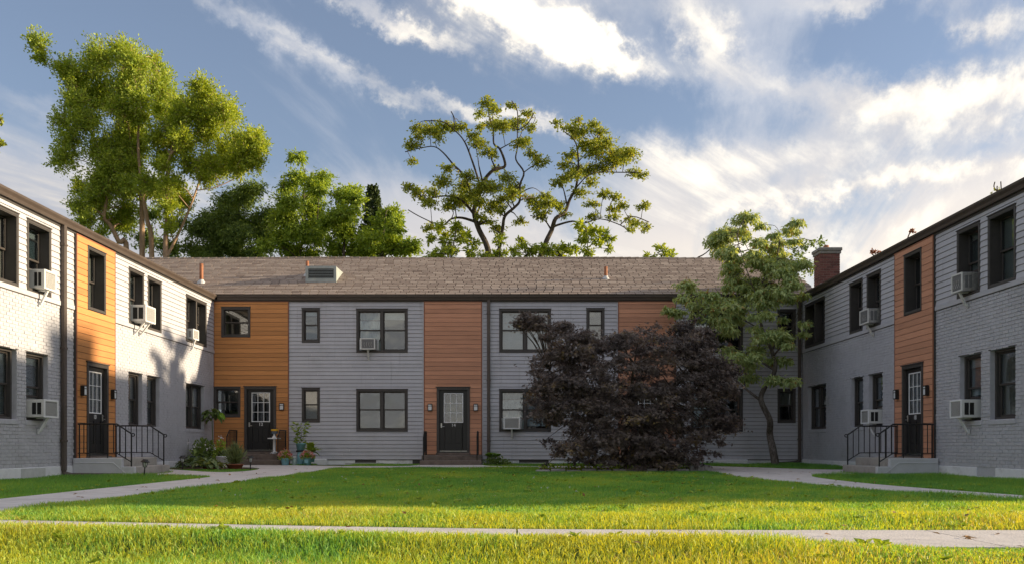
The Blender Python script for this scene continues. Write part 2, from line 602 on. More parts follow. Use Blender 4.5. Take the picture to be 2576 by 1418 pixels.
M['walk'] = m_plain('concrete walk', (0.60, 0.56, 0.54), 0.85, 0.12, 5.5, 0.25, 60, dirt=((0.27, 0.24, 0.22), 0.6, 1.4))
M['soil'] = m_soil('garden soil', (0.06, 0.04, 0.028), (0.13, 0.085, 0.055), 5)
M['turf'] = m_soil('turf soil', (0.06, 0.095, 0.02), (0.11, 0.15, 0.035), 2.0)
M['terrain'] = m_soil('far ground', (0.05, 0.075, 0.025), (0.09, 0.115, 0.045), 0.3)
M['iron'] = m_plain('black wrought iron', (0.016, 0.016, 0.016), 0.42, 0.15, 20)
M['shingle'] = m_shingle('asphalt shingle')
M['underlay'] = m_plain('dark roof underlay', (0.045, 0.038, 0.034), 0.95, 0.1)
M['ridge'] = m_plain('ridge cap', (0.20, 0.16, 0.13), 0.95, 0.15, 8)
M['vent'] = m_plain('grey green metal vent', (0.34, 0.38, 0.37), 0.5, 0.12, 6, dirt=((0.5, 0.5, 0.45), 0.4, 4))
M['black'] = m_plain('black void', (0.012, 0.012, 0.012), 0.7, 0.1)
M['rust'] = m_plain('orange brown pipe', (0.34, 0.14, 0.07), 0.7, 0.25, 12)
M['flash'] = m_plain('pale flashing', (0.55, 0.56, 0.56), 0.5, 0.1, 8)
M['redbrick'] = m_plain('red brick', (0.20, 0.085, 0.07), 0.85, 0.2, 20, 0.3, 70, rnd=0.3)
M['mortar'] = m_plain('mortar', (0.34, 0.30, 0.27), 0.9, 0.12, 20)
M['stonecap'] = m_plain('chimney cap stone', (0.26, 0.25, 0.23), 0.85, 0.15, 8)
M['steel'] = m_plain('brushed steel', (0.55, 0.55, 0.54), 0.3, 0.06, 20, metal=0.9)
M['diffuser'] = m_plain('frosted lamp glass', (0.72, 0.74, 0.76), 0.3, 0.03)
M['stone'] = m_plain('edging stone', (0.30, 0.29, 0.28), 0.85, 0.2, 9, 0.35, 40, rnd=0.12)

# ================================================================== ground
def g(y):
    t = np.clip((np.asarray(y, dtype=float) - 19.0) / 8.0, 0, 1)
    return 0.05 * t * t * (3 - 2 * t)


def gz(y):
    return float(g(y))


def g2(x, y):
    """ground height: a low bank in front of the sidewalk, else the gentle rise to the facade"""
    x = np.asarray(x, float); y = np.asarray(y, float)
    fe = 6.48 + 0.11 * (np.sqrt(x * x + 1) - x)
    yc = fe - 1.55
    bump = np.exp(-((y - yc) / 0.36) ** 2)
    amp = 0.10 * (1 - 0.8 * np.clip((x - 0.9) / 1.6, 0, 1))
    lawn = 0.035 * np.exp(-((y - (fe + .8)) / 0.5) ** 2) * np.clip((x + 4.0) / 1.0, 0, 1) * np.clip((5.2 - x) / 1.0, 0, 1)
    return g(y) + bump * amp + lawn


def build_ground():
    ys = [-1500, -300, -60, -10, 0, 3] + [4 + 0.12 * k for k in range(44)] + [9.5, 12, 15, 18] + [19 + 0.5 * k for k in range(17)] + [30, 40, 60, 120, 400, 1500]
    xs = [-1500, -300, -60, -20, -10] + [-7 + 0.35 * k for k in range(41)] + [10, 20, 60, 300, 1500]
    mb = MB()
    for a in range(len(xs) - 1):
        for b in range(len(ys) - 1):
            mb.quad(*[(x, y, float(g2(x, y))) for x, y in ((xs[a], ys[b]), (xs[a + 1], ys[b]), (xs[a + 1], ys[b + 1]), (xs[a], ys[b + 1]))])
    o = mb.build('ground', M['turf'])
    tag(o, 'green turf ground under the lawns', None, kind='structure')


build_ground()


def slab_mesh(poly, name, parent, top=0.02, mat='walk'):
    """a concrete slab: plan polygon, top following the ground, sides down into it"""
    import bmesh
    me = bpy.data.meshes.new(name)
    bm = bmesh.new()
    tv = [bm.verts.new((x, y, gz(y) + top)) for x, y in poly]
    ti = []
    cx = sum(p[0] for p in poly) / len(poly); cy = sum(p[1] for p in poly) / len(poly)
    f = bm.faces.new(tv)
    bv = [bm.verts.new((x, y, gz(y) - 0.08)) for x, y in poly]
    for k in range(len(poly)):
        k2 = (k + 1) % len(poly)
        bm.faces.new((tv[k], tv[k2], bv[k2], bv[k]))
    bmesh.ops.triangulate(bm, faces=[f])
    bmesh.ops.recalc_face_normals(bm, faces=bm.faces)
    bm.to_mesh(me); bm.free()
    me.materials.append(M[mat])
    return attach(bpy.data.objects.new(name, me), parent)


def slab_cut(poly, parent, step, top, y0=None):
    """the same slab cast in bays: cut across every 'step' metres with an open joint"""
    import bmesh
    whole = slab_mesh(poly, 'slab', parent, top)
    ya, yb = min(p[1] for p in poly), max(p[1] for p in poly)
    y = ya if y0 is None else y0
    src = whole.data
    bands = []
    while y < yb:
        bands.append((y, y + step - 0.014)); y += step
    for i, (a, b) in enumerate(bands):
        bm = bmesh.new(); bm.from_mesh(src)
        for co, no in (((0, a, 0), (0, -1, 0)), ((0, b, 0), (0, 1, 0))):
            bmesh.ops.bisect_plane(bm, geom=bm.verts[:] + bm.edges[:] + bm.faces[:], plane_co=co, plane_no=no, clear_outer=True)
        if len(bm.faces):
            me = bpy.data.meshes.new('slab'); bm.to_mesh(me); me.materials.append(M['walk'])
            attach(bpy.data.objects.new('slab', me), parent)
        bm.free()
    bpy.data.objects.remove(whole)


def struct_root(name, label, loc):
    o = bpy.data.objects.new(name, None)
    o.location = loc
    COL.objects.link(o)
    WORLD[o.name] = Matrix.Translation(loc)
    tag(o, label, None, kind='structure')
    return o


def arc(pts, n=6):
    """Catmull-Rom through plan points"""
    out = []
    P = [np.array(p, float) for p in pts]
    for k in range(len(P) - 1):
        p0, p1, p2, p3 = P[max(k - 1, 0)], P[k], P[k + 1], P[min(k + 2, len(P) - 1)]
        for t in np.linspace(0, 1, n, endpoint=False):
            out.append(tuple(0.5 * ((2 * p1) + (-p0 + p2) * t + (2 * p0 - 5 * p1 + 4 * p2 - p3) * t * t + (-p0 + 3 * p1 - 3 * p2 + p3) * t ** 3)))
    out.append(tuple(P[-1]))
    return out


WALKS = []        # plan polygons kept free of grass
wl = struct_root('path', 'pale concrete garden path in front of doors 10 and 12', (-5.2, 12, 0))
for k in range(10):
    a, b = 3.0 + 1.46 * k, 3.0 + 1.46 * (k + 1) - 0.012
    poly = [(-5.8, a), (-4.62, a), (-4.62, b), (-5.8, b)]
    slab_mesh(poly, 'slab', wl)
    WALKS.append([(-5.8, a), (-4.62, a), (-4.62, b + 0.02), (-5.8, b + 0.02)])
plaza = arc([(-5.8, 17.6), (-6.05, 18.25), (-6.55, 18.62), (-7.62, 18.78)]) + [(-7.62, 20.72), (-8.9, 20.78), (-8.9, 22.9)] \
    + arc([(-8.9, 22.9), (-8.1, 22.25), (-7.05, 21.05), (-6.5, 20.75), (-6.22, 21.3), (-6.25, 22.6), (-6.75, 24.0), (-8.3, 25.2)]) \
    + [(-8.36, 26.33), (-6.66, 26.33)] + arc([(-6.3, 26.1), (-5.4, 25.6), (-4.56, 25.25)]) + [(-4.56, 24.0), (-4.56, 17.6)]
slab_cut(plaza, wl, 1.46, 0.021, 17.6)
WALKS.append(plaza)
cw = struct_root('path', 'narrow concrete path along the far edge of the lawn to door 14', (0, 24.6, 0))
for k in range(6):
    a = -4.55 + 1.5 * k
    b = a + 1.49
    poly = [(a, 24.0), (b, 24.0), (b, 25.2), (a, 25.2)]
    slab_mesh(poly, 'slab', cw)
    WALKS.append([(a, 24.0), (b + 0.02, 24.0), (b + 0.02, 25.2), (a, 25.2)])
fl = arc([(-3.1, 25.21), (-2.8, 25.6), (-2.66, 26.42)]) + arc([(-0.82, 26.42), (-0.65, 25.6), (-0.3, 25.21)])
slab_mesh(fl, 'slab', cw)
WALKS.append(fl)
wr = struct_root('path', 'curving concrete path in front of door 18', (5.2, 16, 0))
rp = arc([(4.55, 25.2), (4.66, 23), (4.5, 17), (4.87, 13.6), (5.23, 11.4), (5.84, 9.6), (6.4, 7.4)], 5) \
    + arc([(7.4, 7.4), (6.45, 10.2), (5.85, 13.2), (5.72, 15.5), (5.9, 17.8), (6.4, 18.75), (7.45, 18.82)], 5) \
    + [(7.45, 20.75), (8.75, 20.82), (8.75, 22.2)] + arc([(8.75, 22.2), (7.5, 22.7), (6.2, 24.4), (5.5, 25.2)], 4)
slab_cut(rp, wr, 1.52, 0.02)
WALKS.append(rp)
sw = struct_root('sidewalk', 'sunlit concrete sidewalk crossing the front of the lawn', (0, 6.3, 0))
for k in range(18):
    a = -13 + 1.45 * k
    b = a + 1.438
    far = lambda x: 6.48 + 0.11 * (math.sqrt(x * x + 1) - x)
    slab_mesh([(a, far(a) - 1.1), (b, far(b) - 1.1), (b, far(b)), (a, far(a))], 'slab', sw, 0.022)
xs_ = [-14 + k for k in range(29)]
WALKS.append([(q, far(q) - 1.1) for q in xs_] + [(q, far(q)) for q in xs_[::-1]])
BED = arc([(-8.95, 22.9), (-8.1, 22.25), (-7.05, 21.05), (-6.5, 20.75), (-6.22, 21.3), (-6.25, 22.6), (-6.75, 24.0), (-8.3, 25.2)]) + [(-8.4, 27.6), (-8.95, 27.6)]


# ================================================================== walls
class Wall:
    """facade frame: u along the wall, d outwards, z up"""
    def __init__(s, kind, pos):
        s.k, s.p = kind, pos
        s.rz = {'c': math.pi, 'l': -math.pi / 2, 'r': math.pi / 2}[kind]

    def P(s, u, d, z):
        if s.k == 'c': return (u, s.p - d, z)
        if s.k == 'l': return (s.p + d, u, z)
        return (s.p - d, u, z)

    def box(s, mb, u0, u1, d0, d1, z0, z1, c=0.0):
        a, b = s.P(u0, d0, z0), s.P(u1, d1, z1)
        mb.box(a[0], b[0], a[1], b[1], a[2], b[2], c)

    def mat(s, u, d, z, su, sd, sz):
        o = Vector(s.P(u, d, z))
        uu = Vector(s.P(1, 0, 0)) - Vector(s.P(0, 0, 0))
        dd = Vector(s.P(0, 1, 0)) - Vector(s.P(0, 0, 0))
        m = Matrix.Identity(4)
        for r in range(3):
            m[r][0] = uu[r] * su
            m[r][1] = dd[r] * sd
            m[r][2] = (0, 0, sz)[r]
            m[r][3] = o[r]
        return m


YF, XL, XR = 27.71, -9.0, 8.83
WC, WL, WR = Wall('c', YF), Wall('l', XL), Wall('r', XR)


def pieces(u0, u1, z0, z1, holes, minw=0.02):
    """rectangle minus holes -> list of rectangles"""
    cuts = sorted({u0, u1} | {min(max(h[k], u0), u1) for h in holes for k in (0, 1)})
    cols = []
    for a, b in zip(cuts, cuts[1:]):
        if b - a < 1e-6: continue
        m = (a + b) / 2
        zs = [(z0, z1)]
        for h in holes:
            if h[0] < m < h[1]:
                nz = []
                for p, q in zs:
                    if h[3] <= p or h[2] >= q:
                        nz.append((p, q)); continue
                    if h[2] > p: nz.append((p, h[2]))
                    if h[3] < q: nz.append((h[3], q))
                zs = nz
        for p, q in zs:
            if q - p > 0.008:
                cols.append([a, b, p, q])
    cols.sort(key=lambda c: (c[2], c[3], c[0]))
    out = []
    for c in cols:
        if out and abs(out[-1][1] - c[0]) < 1e-6 and out[-1][2] == c[2] and out[-1][3] == c[3]:
            out[-1][1] = c[1]
        else:
            out.append(c)
    return [c for c in out if c[1] - c[0] > minw]


def wall_back(parent, W, u0, u1, z0, z1, holes, depth, mat, front=0.0):
    """front skin with openings and their reveals"""
    us = sorted({u0, u1} | {min(max(h[k], u0), u1) for h in holes for k in (0, 1)})
    zs = sorted({z0, z1} | {min(max(h[k], z0), z1) for h in holes for k in (2, 3)})
    op = lambda u, z: any(h[0] < u < h[1] and h[2] < z < h[3] for h in holes)
    mb = MB()
    for a, b in zip(us, us[1:]):
        for p, q in zip(zs, zs[1:]):
            if not op((a + b) / 2, (p + q) / 2):
                mb.quad(W.P(a, front, p), W.P(b, front, p), W.P(b, front, q), W.P(a, front, q))
    for h in holes:
        a, b, p, q = h[:4]
        mb.quad(W.P(a, front, p), W.P(a, -depth, p), W.P(a, -depth, q), W.P(a, front, q))
        mb.quad(W.P(b, front, p), W.P(b, -depth, p), W.P(b, -depth, q), W.P(b, front, q))
        mb.quad(W.P(a, front, p), W.P(a, -depth, p), W.P(b, -depth, p), W.P(b, front, p))
        mb.quad(W.P(a, front, q), W.P(a, -depth, q), W.P(b, -depth, q), W.P(b, front, q))
    # inner skin
    for a, b in zip(us, us[1:]):
        for p, q in zip(zs, zs[1:]):
            if not op((a + b) / 2, (p + q) / 2):
                mb.quad(W.P(a, -depth, p), W.P(b, -depth, p), W.P(b, -depth, q), W.P(a, -depth, q))
    return mb.build('wall', mat, parent)


def unit_board():
    """lap siding board, unit length and height: thicker along its lower edge"""
    mb = MB()
    prof = [(0.002, 0.0), (0.019, 0.0), (0.021, 0.05), (0.007, 1.0), (0.002, 1.0)]
    mb.prism(prof, 'x', 0, 1)
    return mb.mesh('siding_board', M['siding'])


def unit_plank():
    mb = MB()
    prof = [(0.0, 0.0), (0.010, 0.0), (0.014, 0.03), (0.014, 0.97), (0.010, 1.0), (0.0, 1.0)]
    mb.prism(prof, 'x', 0, 1)
    return mb.mesh('plank', M['wood']), mb.mesh('plank', M['wood2'])


def unit_brick():
    mb = MB()
    c = 0.02
    b = [(0, 0, 0), (1, 0, 0), (1, 0, 1), (0, 0, 1)]
    f = [(c, 1, 3 * c), (1 - c, 1, 3 * c), (1 - c, 1, 1 - 3 * c), (c, 1, 1 - 3 * c)]
    mb.quad(*f)
    for k in range(4):
        mb.quad(b[k], b[(k + 1) % 4], f[(k + 1) % 4], f[k])
    return mb.mesh('brick', M['brick'])


U_BOARD, (U_PLANK, U_PLANK2), U_BRICK = unit_board(), unit_plank(), unit_brick()


def siding(parent, W, u0, u1, z0, z1, holes, pitch=0.1157):
    n = int(math.ceil((z1 - z0) / pitch))
    for k in range(n):
        a = z0 + k * pitch
        b = min(a + pitch - 0.0085, z1)
        for p in pieces(u0, u1, a, b, holes):
            cut = [p[0], p[1]]
            if p[1] - p[0] > 1.9 and random.random() < .7:        # butt joint
                cut.insert(1, p[0] + random.uniform(.5, p[1] - p[0] - .5))
            for e, f in zip(cut, cut[1:]):
                o = bpy.data.objects.new('siding_board', U_BOARD)
                attach(o, parent, W.mat(e + 0.0015, random.uniform(0, .0015), p[2], f - e - 0.003, 1, p[3] - p[2]))


def cladding(parent, W, u0, u1, z0, z1, holes, proud, pitch=0.1335, sun_tinted=True):
    mb = MB()
    for p in pieces(u0, u1, z0, z1, holes):
        W.box(mb, p[0], p[1], 0.001, proud, p[2], p[3])
    mb.build('cladding_backing', M['trim'], parent)
    n = int(math.ceil((z1 - z0) / pitch))
    for k in range(n):
        a = z0 + k * pitch
        b = min(a + pitch - 0.008, z1)
        for p in pieces(u0 + 0.028, u1 - 0.028, a, b, holes):
            o = bpy.data.objects.new('plank', U_PLANK if sun_tinted else U_PLANK2)
            attach(o, parent, W.mat(p[0] + 0.001, proud, p[2], p[1] - p[0] - 0.002, 1, p[3] - p[2]))
    mb = MB()
    for a, b in ((u0, u0 + 0.026), (u1 - 0.026, u1)):
        W.box(mb, a, b, proud, proud + 0.018, z0, z1)
    W.box(mb, u0, u1, proud, proud + 0.02, z1, z1 + 0.02)
    mb.build('cladding_trim', M['woodtrim'], parent)


def bricks(parent, W, u0, u1, z0, z1, holes, near_first=300):
    """running bond; the nearest pieces as objects, the rest as one part"""
    L, H, J = 0.2, 0.0667, 0.011
    n = int((z1 - z0) / H + 0.5)
    H = (z1 - z0) / n
    cells = []
    for k in range(n):
        a = u0 - (L / 2 if k % 2 else 0)
        while a < u1:
            for p in pieces(max(a, u0), min(a + L - J, u1), z0 + k * H, z0 + (k + 1) * H - J, holes, 0.025):
                if p[3] - p[2] > 0.02:
                    cells.append(p)
            a += L
    vis = [c for c in cells if c[0] > 15.75]
    vis.sort(key=lambda c: c[0])
    near = vis[:near_first]
    ids = {id(c) for c in near}
    for c in near:
        o = bpy.data.objects.new('brick', U_BRICK)
        attach(o, parent, W.mat(c[0], 0, c[2], c[1] - c[0], 0.011 + random.uniform(-0.003, 0.004), c[3] - c[2]))
    V, F = [], []
    for c in cells:
        if id(c) in ids: continue
        m = W.mat(c[0], 0, c[2], c[1] - c[0], 0.011 + random.uniform(-0.003, 0.004), c[3] - c[2])
        i = len(V)
        V += [tuple(m @ v.co) for v in U_BRICK.vertices]
        F += [tuple(i + q for q in pl.vertices) for pl in U_BRICK.polygons]
    o = attach(bpy.data.objects.new('brick_courses', np_mesh('brick_courses', np.array(V), np.array(F), M['brick'])), parent)
    fix_normals(o.data)
    o['kind'] = 'stuff'


# ------------------------------------------------------------------ windows
def ring(W, mb, u0, u1, z0, z1, d0, d1, w, wb=None, c=0.004):
    wb = wb or w
    W.box(mb, u0, u1, d0, d1, z0, z0 + wb, c)
    W.box(mb, u0, u1, d0, d1, z1 - w, z1, c)
    W.box(mb, u0, u0 + w, d0, d1, z0 + wb, z1 - w, c)
    W.box(mb, u1 - w, u1, d0, d1, z0 + wb, z1 - w, c)


def window(parent, W, u0, u1, z0, z1, units=1, casing=0.055, recess=0.05, proud=0.03, fill=('dark',), base=0.0, split=0.5, open_=0.0):
    """double-hung window: casing and jambs, then for each unit two sashes with their panes and what hangs behind"""
    mb = MB()
    if casing:
        ring(W, mb, u0, u1, z0, z1, base + 0.001, base + proud, casing)
        W.box(mb, u0 - 0.012, u1 + 0.012, base + 0.001, base + proud + 0.016, z1 - 0.004, z1 + 0.016, 0.003)
        iu0, iu1, iz0, iz1 = u0 + casing - 0.012, u1 - casing + 0.012, z0 + casing - 0.012, z1 - casing + 0.012
    else:
        iu0, iu1, iz0, iz1 = u0 + 0.002, u1 - 0.002, z0 + 0.002, z1 - 0.002
    jd = base + (proud - 0.006 if casing else -recess + 0.05)
    ring(W, mb, iu0, iu1, iz0, iz1, -recess - 0.05, jd, 0.03 if casing else 0.045)
    t = 0.03 if casing else 0.045
    iu0 += t; iu1 -= t; iz0 += t; iz1 -= t
    w = (iu1 - iu0 - 0.08 * (units - 1)) / units
    for k in range(1, units):
        m = iu0 + k * w + (k - 1) * 0.08
        W.box(mb, m, m + 0.08, -recess - 0.05, base + (proud - 0.008 if casing else -recess + 0.045), iz0, iz1, 0.004)
    win = mb.build('window', M['trim'], parent)
    for k in range(units):
        a = iu0 + k * (w + 0.08)
        b = a + w
        zm = iz0 + (iz1 - iz0) * split
        f = fill[min(k, len(fill) - 1)]
        lift = open_ if isinstance(open_, (int, float)) else open_[k]
        for nm, p, q, dd in (('upper', zm - 0.018, iz1, -recess), ('lower', iz0 + lift, zm + 0.018 + lift, -recess - 0.03)):
            mb = MB()
            ring(W, mb, a, b, p, q, dd - 0.028, dd, 0.032, 0.04)
            mb.build('sash', M['sash'], win)
            mb = MB()
            W.box(mb, a + 0.03, b - 0.03, dd - 0.018, dd - 0.012, p + 0.035, q - 0.03)
            mb.build('pane', M['glass'], win)
        e = -recess - 0.076
        if f.startswith('blind') or f.startswith('gblind'):
            part = float(f.replace('gblind', '').replace('blind', '') or 1)
            mb = MB()
            zz = iz1 - 0.02
            while zz > iz1 - (iz1 - iz0) * part:
                mb.hexa([W.P(a + .01, e - .012, zz - .012), W.P(b - .01, e - .012, zz - .012), W.P(b - .01, e + .012, zz + .006), W.P(a + .01, e + .012, zz + .006),
                         W.P(a + .01, e - .012, zz - .009), W.P(b - .01, e - .012, zz - .009), W.P(b - .01, e + .012, zz + .009), W.P(a + .01, e + .012, zz + .009)])
                zz -= 0.03
            W.box(mb, a + .005, b - .005, e - .02, e + .02, iz1 - .035, iz1)
            mb.build('blind', M['greyblind' if f[0] == 'g' else 'blind'], win)
        elif f.startswith('shade') or f.startswith('white'):
            part = float(f[5:] or 1)
            mb = MB()
            z_ = iz1 - (iz1 - iz0) * part
            W.box(mb, a + .008, b - .008, e - .004, e, z_, iz1)
            W.box(mb, a + .004, b - .004, e - .01, e + .008, z_ - 0.02, z_)
            mb.build('roller_shade', M['blindgrey'] if f[0] == 's' else M['blind'], win)
        elif f.startswith('curtain'):
            mb = MB()
            n = 26
            for j in range(n):
                q0, q1 = a + (b - a) * j / n, a + (b - a) * (j + 1) / n
                d0, d1 = e + 0.016 * math.sin(j * 1.7) - .02, e + 0.016 * math.sin((j + 1) * 1.7) - .02
                mb.quad(W.P(q0, d0, iz0), W.P(q1, d1, iz0), W.P(q1, d1, iz1), W.P(q0, d0, iz1))
            mb.build('curtain', M['curtain'] if f == 'curtain' else M['blindgrey'], win)
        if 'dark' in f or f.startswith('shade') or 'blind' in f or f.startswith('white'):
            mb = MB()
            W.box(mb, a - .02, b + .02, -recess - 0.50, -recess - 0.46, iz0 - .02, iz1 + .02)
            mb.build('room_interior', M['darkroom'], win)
    return win


def text_mesh(txt, size, name):
    c = bpy.data.curves.new(name, 'FONT')
    c.body = txt
    c.size = size
    c.extrude = 0.002
    c.align_x = 'CENTER'
    o = bpy.data.objects.new(name, c)
    COL.objects.link(o)
    dg = bpy.context.evaluated_depsgraph_get()
    me = bpy.data.meshes.new_from_object(o.evaluated_get(dg))
    bpy.data.objects.remove(o)
    me.materials.clear()
    me.materials.append(M['white'])
    return me


def door(parent, W, u0, u1, z0, z1, number=None, base=0.0, hinge_left=True, recess=0.05):
    """panelled door with nine-light glazing in a dark frame"""
    mb = MB()
    c = 0.075
    ring(W, mb, u0, u1, z0, z1, base - recess - 0.03, base + 0.03, c, 0.03)
    W.box(mb, u0 - 0.03, u1 + 0.03, base, base + 0.05, z1, z1 + 0.022, 0.003)
    fr = mb.build('door_frame', M['trim'], parent)
    a, b, p, q = u0 + c + 0.004, u1 - c - 0.004, z0 + 0.035, z1 - c - 0.004
    w, h = b - a, q - p
    d0 = base - recess
    la, lb, lp, lq = a + 0.17 * w, b - 0.16 * w, p + 0.475 * h, p + 0.945 * h
    mb = MB()
    for r in pieces(a, b, p, q, [(la, lb, lp, lq), (a + .18 * w, a + .45 * w, p + .12 * h, p + .385 * h), (a + .55 * w, a + .82 * w, p + .12 * h, p + .385 * h)]):
        W.box(mb, r[0], r[1], d0 - 0.04, d0, r[2], r[3])
    dr = mb.build('door', M['door'], parent)
    for k in (0, 1):
        pa, pb = (a + .18 * w, a + .45 * w) if k == 0 else (a + .55 * w, a + .82 * w)
        mb = MB()
        W.box(mb, pa, pb, d0 - 0.03, d0 - 0.012, p + .12 * h, p + .385 * h)
        W.box(mb, pa + .025, pb - .025, d0 - 0.014, d0 - 0.002, p + .12 * h + .03, p + .385 * h - .03, 0.006)
        mb.build('door_panel', M['door'], dr)
    mb = MB()
    ring(W, mb, la - .012, lb + .012, lp - .012, lq + .012, d0 - 0.01, d0 + 0.012, 0.026)
    for k in (1, 2):
        uu = la + (lb - la) * k / 3
        W.box(mb, uu - .007, uu + .007, d0 - 0.012, d0 + 0.006, lp, lq)
        zz = lp + (lq - lp) * k / 3
        W.box(mb, la, lb, d0 - 0.012, d0 + 0.007, zz - .007, zz + .007)
    mb.build('muntin_grid', M['white'], dr)
    for i in range(3):
        for j in range(3):
            mb = MB()
            W.box(mb, la + (lb - la) * i / 3 + .006, la + (lb - la) * (i + 1) / 3 - .006, d0 - 0.022, d0 - 0.016, lp + (lq - lp) * j / 3 + .006, lp + (lq - lp) * (j + 1) / 3 - .006)
            mb.build('pane', M['glass'], dr)
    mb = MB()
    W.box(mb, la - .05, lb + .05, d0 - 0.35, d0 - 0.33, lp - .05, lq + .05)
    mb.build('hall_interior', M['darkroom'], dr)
    hu = a + (0.07 if hinge_left else 0.93) * w
    sg = 1 if hinge_left else -1
    mb = MB()
    zc = p + 0.415 * h
    W.box(mb, hu - .022, hu + .022, d0, d0 + 0.012, zc - .05, zc + .09, 0.004)
    mb.tube([W.P(hu, d0 + .01, zc - .01), W.P(hu, d0 + .055, zc - .01), W.P(hu + sg * .1, d0 + .058, zc - .014)], 0.009, 8)
    mb.tube([W.P(hu, d0 + .008, zc + .06), W.P(hu, d0 + .028, zc + .06)], 0.016, 10)
    mb.build('door_handle', M['steel'], dr)
    mb = MB()
    W.box(mb, a + .01, b - .01, d0, d0 + .008, p + .01, p + .025)
    mb.build('door_sweep', M['steel'], dr)
    if number:
        me = text_mesh(number, 0.135, 'door_number')
        pos = W.P((la + lb) / 2, d0 + 0.003, lp - 0.125)
        rz = {'c': 0.0, 'l': R(90), 'r': R(-90)}[W.k]
        basis = Matrix.Translation(pos) @ Matrix.Rotation(rz, 4, 'Z') @ Matrix.Rotation(R(90), 4, 'X')
        attach(bpy.data.objects.new('door_number', me), dr, basis)
    mb = MB()
    W.box(mb, u0 - .02, u1 + .02, base - recess - .03, base + 0.09, z0 - 0.06, z0, 0.004)
    mb.build('threshold', M['brownstep'], parent)


def downspout(parent, W, u, z0, z1, foot, w=0.1, dep=0.08, d=0.03):
    mb = MB()
    W.box(mb, u - w / 2, u + w / 2, d, d + dep, z0, z1, 0.012)
    for zz in (z0 + 0.6, (z0 + z1) / 2, z1 - 0.4):
        W.box(mb, u - w / 2 - .012, u + w / 2 + .012, 0.018, d + dep + .006, zz - .02, zz + .02, 0.003)
    if foot:
        a = [W.P(u, d + dep / 2, z0 + 0.02), W.P(u, d + dep / 2, z0 - 0.05)] + [W.P(u + foot[0] * t, d + dep / 2 + foot[1] * t, z0 - 0.09 - foot[2] * t) for t in (0.12, 0.4, 1)]
        mb.tube(a, 0.052, 10)
    mb.build('downspout', M['gutter'], parent)


def gutter(parent, W, u0, u1, zt=5.16):
    mb = MB()
    prof = [(0.012, zt - 0.145), (0.085, zt - 0.145), (0.10, zt - 0.09), (0.135, zt - 0.04), (0.14, zt), (0.122, zt), (0.115, zt - 0.03), (0.03, zt - 0.03), (0.03, zt), (0.012, zt)]
    i = len(mb.v)
    n = len(prof)
    mb.v += [W.P(u0, a, b) for a, b in prof] + [W.P(u1, a, b) for a, b in prof]
    for k in range(n):
        k2 = (k + 1) % n
        mb.f.append((k, k2, n + k2, n + k))
    mb.f.append(tuple(range(n)))
    mb.f.append(tuple(range(2 * n - 1, n - 1, -1)))
    mb.build('gutter', M['gutter'], parent)
    mb = MB()
    W.box(mb, u0, u1, -0.02, 0.008, zt - 0.19, zt + 0.01)
    W.box(mb, u0, u1, 0.0, 0.028, zt - 0.19, zt - 0.15)
    mb.build('fascia', M['trim'], parent)


def roof_slab(parent, pts_front, pts_back, name='roof', mat='shingle', th=0.06):
    """two pitched planes; each as 4 corners eave-left, eave-right, ridge-right, ridge-left"""
    mb = MB()
    for q in (pts_front, pts_back):
        lo = [(x, y, z - th) for x, y, z in q]
        mb.hexa(lo + list(q))
    return mb.build(name, M[mat], parent)

# ================================================================== centre building
cb = thing('apartment_building', 'long two-storey grey siding building across the far end of the lawn, doors 12 and 14', 'building', (0, YF, 0), 0, 'apartment buildings round the courtyard')
ZB, ZT = 0.21, 4.985
c_wins = [  # u0,u1,z0,z1,units,fill,open
    (-6.33, -5.78, 3.74, 4.78, 1, ('white0.12',), 0),
    (-6.33, -5.78, 1.33, 2.37, 1, ('shade',), 0),
    (-4.68, -3.12, 3.44, 4.76, 2, ('curtain', 'white0.18'), (0.30, 0)),
    (-4.68, -3.12, 1.05, 2.33, 2, ('gblind', 'gblind'), 0),
    (-0.35, 1.22, 3.44, 4.76, 2, ('white0.97', 'white0.97'), 0),
    (-0.35, 1.22, 1.05, 2.33, 2, ('curtain', 'white0.9'), (0.32, 0)),
    (2.29, 2.84, 3.74, 4.78, 1, ('blind0.7',), 0),
    (2.29, 2.84, 1.33, 2.37, 1, ('dark',), 0),
    (5.46, 7.03, 3.44, 4.76, 2, ('white0.5', 'dark'), 0),
    (5.46, 7.03, 1.05, 2.33, 2, ('curtain', 'dark'), 0),
    (8.08, 8.63, 3.70, 4.74, 1, ('dark',), 0),
    (8.08, 8.63, 1.31, 2.34, 1, ('shade0.5',), 0),
]
p_wins = [(-8.76, -7.88, 3.90, 4.81, 1, ('dark',), 0), (-8.985, -8.18, 1.48, 2.40, 1, ('gblind0.8',), 0)]
c_doors = [(-8.06, -7.10, 0.44, 2.405, '12'), (-2.24, -1.24, 0.41, 2.385, '14'), (3.65, 4.62, 0.41, 2.385, None)]
panels = [(-8.995, -6.72), (-2.63, -0.87), (3.25, 5.0)]
holes = [w[:4] for w in c_wins + p_wins] + [d[:4] for d in c_doors]
wall_back(cb, WC, -9.6, 9.3, 0.05, 5.02, [(h[0] + .03, h[1] - .03, h[2] + (.03 if h[2] > .6 else 0), h[3] - .03) for h in holes], 0.12, M['trim'])
for u0, u1 in ((-6.72, -2.63), (-0.87, 3.25), (5.0, XR)):
    siding(cb, WC, u0, u1, ZB, ZT, [w[:4] for w in c_wins])
for (u0, u1), pr in zip(panels, (0.03, 0.03, 0.03)):
    cladding(cb, WC, u0, u1, 0.36, 4.965, [h for h in holes if u0 - .1 < (h[0] + h[1]) / 2 < u1 + .1], pr, sun_tinted=u0 < -8)
for w in c_wins:
    window(cb, WC, *w[:4], units=w[4], fill=w[5], open_=w[6], split=0.52)
